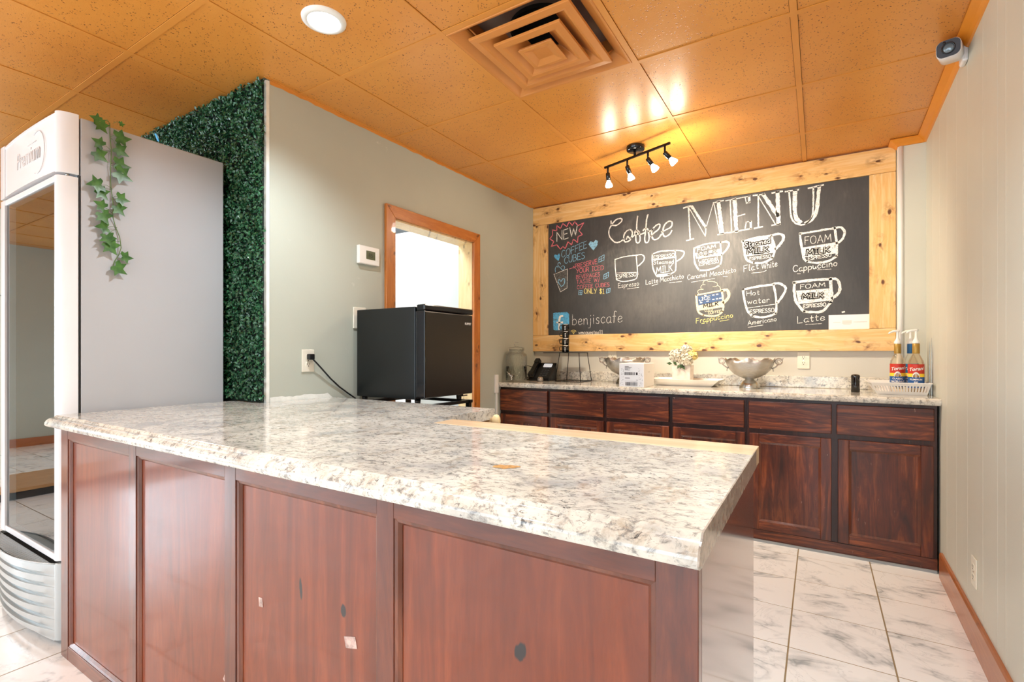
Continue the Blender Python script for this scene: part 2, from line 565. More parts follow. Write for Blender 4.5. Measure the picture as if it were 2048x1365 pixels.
PINE_H, PINE_V = pine('pine_horizontal', 'x'), pine('pine_vertical', 'z')
PINE_PALE = pine('pine_pale', 'z', lin(244, 224, 178), lin(232, 204, 150), lin(196, 150, 96), 0.5)
STAIN_V = pine('stained_pine_vertical', 'z', lin(206, 134, 62), lin(184, 108, 44), lin(110, 54, 20), 0.8, 0.35, 0.25)
STAIN_Y = pine('stained_pine_along', 'y', lin(206, 134, 62), lin(184, 108, 44), lin(110, 54, 20), 0.8, 0.35, 0.25)
BASEB = pine('stained_baseboard', 'y', lin(184, 112, 58), lin(164, 94, 46), lin(110, 60, 28), 0.35, 0.3, 0.3)
CEIL_T = ceiling_mat('painted_ceiling_tile', 1.0)
CEIL_BAR = ceiling_mat('painted_ceiling_grid', 0.0, 0.38)
CEIL_TRIM = plain('painted_crown', lin(224, 140, 36), 0.35, var=0.02)
VENT = plain('painted_vent', lin(208, 136, 66), 0.34, var=0.02)
WALL_G = wall_paint('greige_wall_paint', lin(181, 186, 174), 0.5)
WALL_R = wall_paint('pale_panel_paint', lin(208, 208, 195), 0.0, 0.45)
WALL_W = wall_paint('white_wall_paint', lin(240, 242, 244), 0.0, 0.35)
WALL_B = wall_paint('back_wall_paint', lin(208, 206, 196), 0.0, 0.5)
PLASTER = plain('bare_plaster', lin(232, 234, 228), 0.8, var=0.05, vscale=30)
BLACK = plain('black_plastic', lin(16, 17, 19), 0.35)
BLACK_M = plain('black_metal', lin(14, 14, 15), 0.4, 0.4)
BLACK_GLOSS = plain('black_gloss', lin(12, 13, 15), 0.12)
NEARBLK = plain('dark_void', lin(10, 9, 9), 0.9)
WHITE = plain('white_plastic', lin(236, 236, 232), 0.35, var=0.01)
IVORY = plain('ivory_plastic', lin(230, 226, 210), 0.4, var=0.01)
WHITE_M = plain('white_enamel', lin(226, 226, 228), 0.3, coat=0.3, var=0.01)
STEEL_P = plain('silver_grey_panel', lin(180, 182, 186), 0.42, 0.15, var=0.02, vscale=2)
GREY = plain('grey_gasket', lin(120, 122, 126), 0.6)
CHROME = plain('brushed_steel', lin(190, 188, 182), 0.25, 1.0)
EMBOSS = plain('embossed_grey', lin(198, 194, 192), 0.4, var=0)
SLATE = slate('chalkboard_slate')
SILVER = silver('hammered_silver')
GLASS = glass('door_glass', (0.86, 0.9, 0.88, 1), 1.75, 0.02)
CLEAR = glass('clear_glass', (0.98, 0.985, 0.98, 1), 1.4, gloss=0.7)
RIBBED = ribbed_glass('pebbled_glass')
PAPER = plain('white_paper', lin(244, 242, 238), 0.8, var=0.01)
INK = plain('black_ink', lin(44, 46, 52), 0.8, var=0)
INK_F = plain('faint_ink', lin(218, 214, 208), 0.8, var=0)
IVY = leaf_mat('ivy_leaf', lin(28, 78, 24), lin(74, 122, 48))
STEM = plain('vine_stem', lin(98, 124, 66), 0.5)
BOX_LEAF = leaf_mat('boxwood_leaf', lin(18, 62, 40), lin(56, 118, 78), 0.28)
BOX_BACK = plain('boxwood_mat', lin(8, 26, 18), 0.9)
GROUT = plain('tan_grout', lin(150, 130, 98), 0.9)
SHELFW = plain('white_wire', lin(240, 240, 238), 0.4, var=0)

# ------------------------------------------------------------------ the setting
H_C = 2.431                                  # ceiling height
LW = lambda y, dx=0.0: -2.19 + 0.014 * (y - 2.6) + dx        # face of the left wall
RW = lambda y, dx=0.0: 0.537 + 0.0193 * (y - 3.5) + dx       # face of the right wall
X0, Y0, YB, ZT = -8.2, -3.5, 3.90, 2.62

# floor: slab with single tiles where the photograph shows them
floor = box_obj('floor', GROUT, X0, 0.62, Y0, 3.95, -0.06, -0.0012, kind='structure')
TS, FX, FY = 0.337, -0.101, 2.878
g = 0.0028
tm = MB()
tm.box(-TS / 2 + g, TS / 2 - g, -TS / 2 + g, TS / 2 - g, -0.012, 0.0)
tile0 = tm.build('tile', MARB, None, bevel=0.0006, seg=1)
first = True
rest = MB()
for i in range(-25, 3):
    for j in range(-19, 3):
        cx, cy = FX + (i + 0.5) * TS, FY + (j + 0.5) * TS
        if cx < X0 - 0.2 or cx > 0.62 or cy < Y0 or cy > 3.42: continue
        if cx > -3.35 and cy > -0.2:
            t = tile0 if first else tile0.copy()
            if not first: C.objects.link(t)
            first = False
            t.parent = floor
            t.location = (cx, cy, 0.0)
        else:
            rest.box(cx - TS / 2 + g, cx + TS / 2 - g, cy - TS / 2 + g, cy + TS / 2 - g, -0.012, 0.0)
rest.build('floor_tile_field', MARB, floor, kind='stuff')

# ceiling: plenum slab, painted grid, lay-in tiles
ceiling = box_obj('ceiling', NEARBLK, X0, 0.66, Y0, 3.97, ZT, ZT + 0.06, kind='structure')
GX, GY, CS = -0.0813, 0.946, 0.6096
bw = 0.0125
grid = MB()
for i in range(-14, 2):
    x = GX + i * CS
    y1 = YB if x > -2.1 else 1.37
    if x > X0: grid.box(x - bw, x + bw, Y0, y1, H_C, H_C + 0.004)
for j in range(-8, 6):
    y = GY + j * CS
    if y < Y0 or y > 3.9: continue
    x0 = LW(y) if y > 1.37 else X0
    grid.box(x0, RW(y), y - bw * 0.999, y + bw * 0.999, H_C + 0.0004, H_C + 0.0044)
# wall angle along the left wall
grid.hexa([(LW(1.36), 1.36, H_C), (LW(1.36, 0.012), 1.36, H_C), (LW(3.9, 0.012), 3.9, H_C), (LW(3.9), 3.9, H_C)],
          [(LW(1.36), 1.36, H_C + 0.004), (LW(1.36, 0.012), 1.36, H_C + 0.004), (LW(3.9, 0.012), 3.9, H_C + 0.004), (LW(3.9), 3.9, H_C + 0.004)])
grid.build('ceiling_grid', CEIL_BAR, ceiling)
cfield = MB()
tb = 0.0016
for i in range(-14, 2):
    for j in range(-8, 6):
        x0, x1 = GX + i * CS + bw + tb, GX + (i + 1) * CS - bw - tb
        y0, y1 = GY + j * CS + bw + tb, GY + (j + 1) * CS - bw - tb
        if x1 < X0 or y1 < Y0: continue
        if (i, j) == (-2, 1): continue                                    # the air diffuser hangs here
        y1 = min(y1, YB - 0.002); x0 = max(x0, X0)
        if y1 <= y0: continue
        xm = (x0 + x1) / 2
        if y0 > 1.2 and x1 < -2.15: continue
        if y0 < 1.3 and y1 > 1.42 and x0 < -2.2 and x1 > -2.15:
            p = [(x0, y0), (x1, y0), (x1, y1), (LW(y1, 0.004), y1), (LW(1.37, 0.004), 1.366), (x0, 1.366)]
        elif y1 > 1.42 and x0 < -2.2 and x1 > -2.15:
            p = [(max(x0, LW(y0, 0.004)), y0), (x1, y0), (x1, y1), (max(x0, LW(y1, 0.004)), y1)]
        elif x1 > 0.4:
            p = [(x0, y0), (min(x1, RW(y0, -0.004)), y0), (min(x1, RW(y1, -0.004)), y1), (x0, y1)]
        else:
            p = [(x0, y0), (x1, y0), (x1, y1), (x0, y1)]
        if y0 < 1.37 < y1 and x1 < -2.2: p = [(q[0], min(q[1], 1.365)) for q in p]
        if y1 < 0.3 or xm < -4.0 or p[0][0] > p[1][0] - 0.02:
            if p[0][0] < p[1][0] - 0.02: cfield.prism(p, H_C + 0.0035, H_C + 0.016)
            continue
        dz = random.uniform(-0.0008, 0.001)
        MB().prism(p, H_C + 0.0035 + dz, H_C + 0.018).build('ceiling_tile', CEIL_T, ceiling)
cfield.build('ceiling_tile_field', CEIL_T, ceiling, kind='stuff')

# left wall with the doorway
DY0, DY1, DZ = 2.165, 2.985, 1.965
wl = MB()
def wl_block(y0, y1, z0, z1, th=0.12):
    wl.hexa([(LW(y0, -th), y0, z0), (LW(y0), y0, z0), (LW(y1), y1, z0), (LW(y1, -th), y1, z0)],
            [(LW(y0, -th), y0, z1), (LW(y0), y0, z1), (LW(y1), y1, z1), (LW(y1, -th), y1, z1)])
wl_block(1.39, DY0, 0, ZT); wl_block(DY1, 3.95, 0, ZT); wl_block(DY0, DY1, DZ, ZT)
wall_left = wl.build('wall_left', WALL_G, kind='structure')
MB().hexa([(LW(1.4, -0.05), 1.372, 0), (LW(1.4, 0.0015), 1.372, 0), (LW(1.4, 0.0015), 1.388, 0), (LW(1.4, -0.05), 1.391, 0)],
          [(LW(1.4, -0.05), 1.372, 2.425), (LW(1.4, 0.0015), 1.372, 2.425), (LW(1.4, 0.0015), 1.388, 2.425), (LW(1.4, -0.05), 1.391, 2.425)]).build('corner_bead', PLASTER, wall_left, label='bare white plaster corner strip')
pb = MB()
ys = [1.391 + 0.02 * k for k in range(20)]
low = [(LW(y, 0.0012), y, 0.88) for y in ys]
high = [(LW(y, 0.0012), y, (0.930 + 0.0025 * math.sin(k * 0.8) + 0.0015 * math.sin(k * 2.9)) if k < 17 else 0.928 - 0.014 * (k - 16)) for k, y in enumerate(ys)]
pb.add(low + high, [(k, k + 1, 20 + k + 1, 20 + k) for k in range(19)])
pb.build('bare_plaster_patch', PLASTER, wall_left, label='unpainted white strip above the counter')
# ragged orange paint along the top edge of the wall
op = MB(); n = 120
ys = [1.39 + 2.45 * k / n for k in range(n + 1)]
op.add([(LW(y, 0.001), y, H_C) for y in ys] + [(LW(y, 0.001), y, H_C - 0.006 - 0.010 * max(0, 1 - (y - 1.39) / 2.2) * (1 + noise.noise(Vector((y * 16, 3, 0)))) - 0.004 * noise.noise(Vector((y * 50, 0, 1)))) for y in ys],
       [(k, k + 1, n + 2 + k, n + 1 + k) for k in range(n)])
op.build('paint_edge', CEIL_BAR, wall_left, label='ragged line of orange ceiling paint')

# foliage wall (return wall) behind the display fridge
box_obj('wall_return', WALL_G, X0, LW(1.4, -0.02), 1.372, 1.49, 0, ZT, kind='structure')
box_obj('wall_back', WALL_B, -2.4, 0.66, YB, YB + 0.1, 0, ZT, kind='structure')
box_obj('wall_far', WALL_G, X0 - 0.1, X0, Y0, 1.5, 0, ZT, kind='structure')
box_obj('baseboard_far', BASEB, X0, X0 + 0.014, Y0, 1.372, 0, 0.1, kind='structure')
# wall behind the camera with shop window openings
wf = MB()
edges = [X0 - 0.1, -7.4, -4.9, -4.5, -2.0, -1.6, 0.3, 0.66]
for k in range(0, 8, 2): wf.box(edges[k], edges[k + 1], Y0 - 0.12, Y0, 0, ZT)
for a, b in ((-7.4, -4.9), (-4.5, -2.0), (-1.6, 0.3)):
    wf.box(a, b, Y0 - 0.12, Y0, 0, 0.4); wf.box(a, b, Y0 - 0.12, Y0, 2.3, ZT)
wf.build('wall_front', WALL_G, kind='structure')

# right wall of vertical planks
wr = MB()
wr.hexa([(RW(Y0, 0.006), Y0, 0), (RW(Y0, 0.12), Y0, 0), (RW(3.95, 0.12), 3.95, 0), (RW(3.95, 0.006), 3.95, 0)],
        [(RW(Y0, 0.006), Y0, ZT), (RW(Y0, 0.12), Y0, ZT), (RW(3.95, 0.12), 3.95, ZT), (RW(3.95, 0.006), 3.95, ZT)])
wall_right = wr.build('wall_right', WALL_R, kind='structure')
seams = [Y0, -2.6, -1.4, -0.2, 1.0, 1.62, 1.86, 2.022, 2.191, 2.289, 2.481, 2.731, 2.947, 3.166, 3.37, 3.58, 3.8, 3.9]
for a, b in zip(seams, seams[1:]):
    a2, b2 = a + 0.0012, b - 0.0012
    MB().hexa([(RW(a2), a2, 0), (RW(a2, 0.007), a2, 0), (RW(b2, 0.007), b2, 0), (RW(b2), b2, 0)],
              [(RW(a2), a2, ZT), (RW(a2, 0.007), a2, ZT), (RW(b2, 0.007), b2, ZT), (RW(b2), b2, ZT)]).build('plank', WALL_R, wall_right, bevel=0.0008, seg=1)
# baseboard
bb = MB()
pr = [(0, 0), (-0.0135, 0), (-0.0135, 0.118), (-0.009, 0.128), (0, 0.128)]
bb.hexa([(RW(Y0, p[0]), Y0, p[1]) for p in pr], [(RW(3.283, p[0]), 3.283, p[1]) for p in pr])
bb.build('baseboard_right', BASEB, kind='structure')
# crown moulding
def crown(pts_fn, ends, name):
    m = MB()
    m.hexa([pts_fn(ends[0], p) for p in CRP], [pts_fn(ends[1], p) for p in CRP])
    return m
CRP = [(0, 0), (-0.044, 0), (-0.044, -0.006), (-0.034, -0.012), (-0.018, -0.022), (-0.008, -0.034), (0, -0.036)]
cm = MB()
def cr_pt(path_pt, nrm, p): return (path_pt[0] + nrm[0] * -p[0], path_pt[1] + nrm[1] * -p[0], H_C + p[1])
# mitred run: along the right wall, across the pilaster face, back to the board
rings = [[(RW(Y0) + p[0], Y0, H_C + p[1]) for p in CRP],
         [(RW(3.8) + p[0], 3.80 + p[0], H_C + p[1]) for p in CRP],
         [(0.412 + p[0], 3.80 + p[0], H_C + p[1]) for p in CRP],
         [(0.412 + p[0], 3.862, H_C + p[1]) for p in CRP]]
nP = len(CRP)
vs = [v for r in rings for v in r]
fs = [(a * nP + k, a * nP + (k + 1) % nP, (a + 1) * nP + (k + 1) % nP, (a + 1) * nP + k) for a in range(3) for k in range(nP)]
cm.add(vs, fs + [tuple(range(nP)), tuple(reversed([3 * nP + k for k in range(nP)]))])
cm.build('trim_crown', CEIL_TRIM, kind='structure')
# pilaster in the corner, with a white metal corner strip
box_obj('wall_pilaster', WALL_R, 0.414, 0.60, 3.803, YB, 0.9, ZT, kind='structure')
cs = MB(); cs.tube([(0.424, 3.806, 0.93), (0.424, 3.806, 2.395)], 0.0125, 12); cs.box(0.409, 0.415, 3.803, 3.86, 0.93, 2.395)
cs.build('trim_corner_strip', WHITE, kind='structure')

# doorway: stained casing, pale jamb
def cas_block(pts, name, m):
    MB().hexa([(LW(y, 0.001), y, z) for y, z in pts], [(LW(y, 0.02), y, z) for y, z in pts]).build(name, m, door, bevel=0.0025)
door = MB()
jy0, jy1 = DY0 + 0.018, DY1 - 0.018
door.hexa([(LW(DY1, -0.125), jy1, 0), (LW(DY1, 0.0), jy1, 0), (LW(DY1, 0.0), DY1, 0), (LW(DY1, -0.125), DY1, 0)],
          [(LW(DY1, -0.125), jy1, DZ), (LW(DY1, 0.0), jy1, DZ), (LW(DY1, 0.0), DY1, DZ), (LW(DY1, -0.125), DY1, DZ)])
door.hexa([(LW(DY0, -0.125), DY0, 0), (LW(DY0, 0.0), DY0, 0), (LW(DY0, 0.0), jy0, 0), (LW(DY0, -0.125), jy0, 0)],
          [(LW(DY0, -0.125), DY0, DZ), (LW(DY0, 0.0), DY0, DZ), (LW(DY0, 0.0), jy0, DZ), (LW(DY0, -0.125), jy0, DZ)])
door.hexa([(LW(DY0, -0.125), DY0, DZ - 0.018), (LW(DY0), DY0, DZ - 0.018), (LW(DY1), DY1, DZ - 0.018), (LW(DY1, -0.125), DY1, DZ - 0.018)],
          [(LW(DY0, -0.125), DY0, DZ), (LW(DY0), DY0, DZ), (LW(DY1), DY1, DZ), (LW(DY1, -0.125), DY1, DZ)])
door = door.build('door_1', PINE_PALE, kind='structure')
a0, a1, b0, b1, zt = 2.106, 2.18, 2.968, 3.045, 2.03
zi = 1.957
cas_block([(a0, 0), (a1, 0), (a1, zi), (a0, zt)], 'casing_board', STAIN_V)
cas_block([(b0, 0), (b1, 0), (b1, zt), (b0, zi)], 'casing_board', STAIN_V)
cas_block([(a0, zt), (a1, zi), (b0, zi), (b1, zt)], 'casing_board', STAIN_Y)

# white store room beyond the doorway
sr = MB()
sr.box(-5.2, -2.36, 4.6, 4.7, 0, 2.6); sr.box(-5.2, -5.1, 1.5, 4.7, 0, 2.6)
sr.box(-5.2, -2.33, 1.495, 1.51, 0, 2.6)
sr.build('wall_store', WALL_W, kind='structure')
box_obj('ceiling_store', WALL_W, -5.2, -2.33, 1.5, 4.7, 2.54, 2.6, kind='structure')
box_obj('ceiling_lamp_panel', plain('lamp_diffuser', (0.98, 0.99, 1, 1), 0.5, emit=3, var=0), -3.02, -2.48, 2.08, 3.32, 2.528, 2.5385, bpy.data.objects['ceiling_store'])
box_obj('floor_store', GROUT, -5.2, -2.33, 1.5, 4.7, -0.06, -0.003, kind='structure')
box_obj('wall_partition', WALL_W, -4.6, -3.0, 3.26, 4.4, 0, 2.215, bevel=0.004, kind='structure')

# ------------------------------------------------------------------ peninsula cabinet
ZC = 0.908
pen = thing('peninsula_cabinet', 'reddish brown panelled cherry counter cabinet under the long speckled worktop', 'cabinet', (-1.28, 1.0, 0))
YF = 0.697
xl, xr = -2.435, -0.137
body = MB()
body.box(xl + 0.002, xr - 0.008, YF + 0.02, 1.354, 0, 0.865)
body.box(-2.15, -1.185, 1.354, 1.715, 0, 0.865)
body.build('carcass', CHERRY, pen)
stiles = [(xl, -2.37), (-1.86, -1.81), (-1.303, -1.2525), (-0.748, -0.702), (-0.195, xr)]
for a, b in stiles: box_obj('stile', CHERRY, a, b, YF, YF + 0.022, 0.0, 0.865, pen, bevel=0.0012)
pan = [(-2.37, -1.86), (-1.81, -1.303), (-1.2525, -0.748), (-0.702, -0.195)]
for a, b in pan:
    box_obj('rail', CHERRY_H, a, b, YF + 0.0004, YF + 0.022, 0.822, 0.865, pen, bevel=0.001)
    box_obj('rail', CHERRY_H, a, b, YF + 0.0004, YF + 0.022, 0.0, 0.052, pen, bevel=0.001)
    p = box_obj('panel', CHERRY_PANEL, a, b, YF + 0.013, YF + 0.022, 0.052, 0.822, pen)
    mo = MB()
    w_ = 0.013
    z0, z1 = 0.052, 0.822
    o_, i_ = YF + 0.003, YF + 0.013
    outer = [(a, z0), (b, z0), (b, z1), (a, z1)]
    inner = [(a + w_, z0 + w_), (b - w_, z0 + w_), (b - w_, z1 - w_), (a + w_, z1 - w_)]
    midr = [(a + w_ * 0.55, z0 + w_ * 0.55), (b - w_ * 0.55, z0 + w_ * 0.55), (b - w_ * 0.55, z1 - w_ * 0.55), (a + w_ * 0.55, z1 - w_ * 0.55)]
    vs = [(x, o_, z) for x, z in outer] + [(x, o_ + 0.002, z) for x, z in midr] + [(x, i_ - 0.0015, z) for x, z in inner] + [(x, i_ + 0.003, z) for x, z in inner] + [(x, i_ + 0.003, z) for x, z in outer]
    mo.add(vs, [(r * 4 + k, r * 4 + (k + 1) % 4, (r + 1) * 4 + (k + 1) % 4, (r + 1) * 4 + k) for r in range(4) for k in range(4)])
    mo.build('moulding', MOULD, p)
box_obj('end_panel', cherry('cherry_end_panel', CH_D, CH_M, lin(116, 58, 36), 'z', rough=0.22, coat=1.0, coat_rough=0.1), xr - 0.008, xr, YF + 0.0225, 1.354, 0, 0.865, pen)
box_obj('back_panel', CHERRY, -1.183, -0.146, 1.3542, 1.36, 0.02, 0.86, pen)
# bits of clear tape and the odd nail hole left on the panels
TAPE = plain('clear_tape', lin(196, 168, 158), 0.15, var=0.3, vscale=60)
for x, z, w, h, r in ((-0.839, 0.533, 0.036, 0.024, -0.25), (-1.163, 0.532, 0.016, 0.022, -0.1), (-0.80, 0.452, 0.012, 0.010, 0.4), (-1.318, 0.29, 0.022, 0.024, 0.5)):
    M_ = Matrix.Translation((x, YF + 0.0124, z)) @ Matrix.Rotation(r, 4, 'Y')
    MB().box(-w / 2, w / 2, -0.0002, 0.0002, -h / 2, h / 2, M_).build('tape_scrap', TAPE, pen, label='scrap of clear tape')

# worktop
top = thing('worktop', 'cream and grey speckled L-shaped worktop with moulded edge on the cherry cabinet', 'countertop', (-1.28, 1.0, 0.866))
prof = [(0, 0.0), (0.004, -0.0025), (0.0065, -0.0075), (0.0105, -0.0085), (0.018, -0.0125), (0.024, -0.019), (0.0275, -0.027), (0.028, -0.035), (0.025, -0.0405), (0.018, -0.0425), (0.004, -0.0425)]
XL, YT = -2.442, 0.686
slab = MB()
slab.prism([(XL, YT), (-0.131, YT), (-0.131, 1.262), (-1.10, 1.275), (-1.10, 1.378), (-1.155, 1.378), (-1.155, 1.73), (LW(1.73, 0.004), 1.73), (LW(1.39, 0.004), 1.361), (XL, 1.361)], ZC - 0.042, ZC)
slab.build('slab', GRAN, top)
ed = MB(); ed.smooth = True
path = [(-0.131, YT, 0, -1), (XL, YT, -1, -1), (XL, 1.361, -1, 0)]
vs, fs = [], []
for (px, py, nx, ny) in path:
    for d, z in prof: vs.append((px + nx * d, py + ny * d, ZC + z))
m_ = len(prof)
for a in range(2):
    for k in range(m_ - 1): fs.append((a * m_ + k, a * m_ + k + 1, (a + 1) * m_ + k + 1, (a + 1) * m_ + k))
fs.append(tuple(range(m_)))
ed.add(vs, fs)
o = ed.build('edge_moulding', GRAN, top)
for p in o.data.polygons: p.use_smooth = len(p.vertices) == 4
o.data.set_sharp_from_angle(angle=0.6)
STRIP = cherry('peach_laminate', lin(222, 188, 146), lin(236, 206, 168), lin(244, 220, 186), 'x', rough=0.16, coat=0.3)
MB().hexa([(-1.099, 1.2762, ZC - 0.04), (-0.131, 1.2632, ZC - 0.04), (-0.127, 1.378, ZC - 0.04), (-1.099, 1.378, ZC - 0.04)],
          [(-1.099, 1.2762, ZC), (-0.131, 1.2632, ZC), (-0.127, 1.378, ZC + 0.003), (-1.099, 1.378, ZC + 0.001)]).build('rear_strip', STRIP, top, bevel=0.0015, label='peach coloured strip along the rear edge')
GRAN_END = plain('end_cap_reflected_brown', lin(170, 160, 148), 0.2, coat=0.3, var=0.2, vscale=70)  # brown-grey colour paints in the reflection of the cabinets
ec = MB()
pts = [(YT - d, ZC + z) for d, z in prof] + [(1.378, ZC - 0.042), (1.378, ZC)]
ec.hexa([(-0.131, y, z) for y, z in pts], [(-0.1285, y, z) for y, z in pts])
ec.build('end_cap', GRAN_END, top)
# brown worn stain on the worktop
st = MB(); n = 40
st.add([(-0.55, 0.865, ZC + 0.0006)] + [(-0.55 + (0.026 + 0.007 * noise.noise(Vector((2 * math.cos(2 * PI * k / n), 2 * math.sin(2 * PI * k / n), 2)))) * math.cos(2 * PI * k / n),
        0.865 + (0.017 + 0.010 * noise.noise(Vector((2 * math.cos(2 * PI * k / n), 2 * math.sin(2 * PI * k / n), 7)))) * math.sin(2 * PI * k / n) + 0.008 * math.cos(2 * PI * k / n), ZC + 0.0006) for k in range(n)],
       [(0, 1 + k, 1 + (k + 1) % n) for k in range(n)])
st.build('worn_patch', plain('worn_brown', lin(186, 138, 74), 0.7, var=0.25, vscale=90), top, label='small brown worn patch')
# wooden latch block at the end of the short leg
lb = MB(); lb.lathe([(0.0, -0.012), (0.014, -0.012), (0.018, -0.006), (0.018, 0.006), (0.014, 0.012), (0.0, 0.012)], (0, 0, 0), 12, Matrix.Translation((-1.128, 1.70, 0.862)) @ Matrix.Rotation(PI / 2, 4, 'X') @ Matrix.Diagonal((1, 1.5, 1, 1)))
lb.box(-1.1845, -1.13, 1.694, 1.706, 0.852, 0.872)
tag(lb.build('wooden_stopper', PINE_PALE, None, at=(-1.13, 1.70, 0.862)), 'small pale wooden stopper at the end of the short worktop leg', 'stopper')

# ------------------------------------------------------------------ back run of cabinets
YK = 3.34
def base_cabinet(x0, x1, label):
    cb = thing('base_cabinet', label, 'cabinet', ((x0 + x1) / 2, 3.6, 0), 'dark wooden base cabinets along the back wall')
    box_obj('carcass', DARK_FRAME, x0 + 0.001, x1 - 0.001, YK + 0.02, 3.87, 0.0, 0.868, cb)
    mid = (x0 + x1) / 2
    for q0, q1 in ((x0 + 0.0005, x0 + 0.03), (mid - 0.02, mid + 0.02), (x1 - 0.03, x1 - 0.0005)): box_obj('frame_stile', DARK_FRAME, q0, q1, YK + 0.012, YK + 0.03, 0.04, 0.868, cb)
    for q0, q1 in ((0.845, 0.8675), (0.65, 0.69), (0.04, 0.085)): box_obj('frame_rail', DARK_FRAME, x0 + 0.03, x1 - 0.03, YK + 0.0125, YK + 0.03, q0, q1, cb)
    box_obj('toe_board', DARK_H, x0, x1, YK + 0.004, YK + 0.02, 0.012, 0.07, cb, bevel=0.001)
    for a, b in ((x0 + 0.012, mid - 0.012), (mid + 0.012, x1 - 0.014)):
        box_obj('drawer_front', DARK_H, a, b, YK - 0.008, YK + 0.012, 0.682, 0.85, cb, bevel=0.004)
        a, b = a + random.uniform(-0.002, 0.006), b + random.uniform(-0.004, 0.006)
        d = MB(); z0, z1, w = 0.075, 0.655, 0.052
        d.box(a + w, b - w, YK + 0.001, YK + 0.006, z0 + w, z1 - w)
        d = d.build('door', DARK_V, cb)
        for q0, q1 in ((a, a + w), (b - w, b)): box_obj('door_stile', DARK_V, q0, q1, YK - 0.008, YK + 0.012, z0, z1, d, bevel=0.003)
        for q0, q1 in ((z0, z0 + w), (z1 - w, z1)): box_obj('door_rail', DARK_H, a + w, b - w, YK - 0.0075, YK + 0.0115, q0, q1, d, bevel=0.002)
        ia, ib, iz0, iz1 = a + w, b - w, z0 + w, z1 - w
        q = MB(); w2 = 0.011
        ou = [(ia, iz0), (ib, iz0), (ib, iz1), (ia, iz1)]; inn = [(ia + w2, iz0 + w2), (ib - w2, iz0 + w2), (ib - w2, iz1 - w2), (ia + w2, iz1 - w2)]
        vs = [(x, YK - 0.005, z) for x, z in ou] + [(x, YK - 0.0005, z) for x, z in inn] + [(x, YK + 0.002, z) for x, z in inn]
        q.add(vs, [(r_ * 4 + k, r_ * 4 + (k + 1) % 4, (r_ + 1) * 4 + (k + 1) % 4, (r_ + 1) * 4 + k) for r_ in range(2) for k in range(4)])
        q.build('door_moulding', MOULD, d)
    return cb
base_cabinet(-2.186, -1.2885, 'dark wooden base cabinet under the desk phone and black wire stand')
base_cabinet(-1.2885, -0.376, 'dark wooden base cabinet under the white flower vase')
base_cabinet(-0.376, 0.523, 'dark wooden base cabinet under the syrup bottles, next to the right wall')
box_obj('trim_floor', plain('grey_vinyl', lin(150, 156, 160), 0.5), -2.18, 0.52, 3.33, YK + 0.006, 0.0, 0.012, kind='structure')

bt = thing('back_worktop', 'cream speckled worktop with low splashback below the chalkboard', 'countertop', (-0.8, 3.6, 0.868))
s_ = MB()
fp = [(3.30, 0.878), (3.297, 0.888), (3.299, 0.899), (3.307, 0.906), (3.88, 0.906), (3.88, 0.869), (3.312, 0.869), (3.304, 0.871)]
s_.hexa([(LW(3.4, 0.004), y, z) for y, z in fp], [(RW(3.3, -0.001), y, z) for y, z in fp])
s_.build('slab', GRAN, bt)
box_obj('splashback', GRAN, -2.168, 0.405, 3.876, 3.899, 0.9062, 0.985, bt, bevel=0.004)

# ------------------------------------------------------------------ chalkboard
YBD = 3.88
cbd = thing('chalkboard', 'large black chalkboard menu in a knotty pine board frame on the back wall', 'chalkboard', (-0.87, 3.9, 1.8))
box_obj('writing_panel', SLATE, -2.024, 0.275, YBD, 3.896, 1.296, 2.270, cbd)
def fr(name, m, x0, x1, z0, z1, dy=0.0): return box_obj(name, m, x0, x1, YBD - 0.014 + dy, 3.899, z0, z1, cbd, bevel=0.002)
fr('frame_board', PINE_H, -2.172, 0.407, 2.271, 2.424)
fr('frame_board', PINE_H, -2.172, 0.407, 1.153, 1.294)
fr('frame_board', PINE_V, 0.273, 0.407, 1.2955, 2.2695, 0.002)
fr('frame_board', PINE_V, -2.172, -2.096, 1.2955, 2.2695, 0.001)
fr('frame_board', PINE_V, -2.0945, -2.024, 1.2955, 2.2695, -0.001)

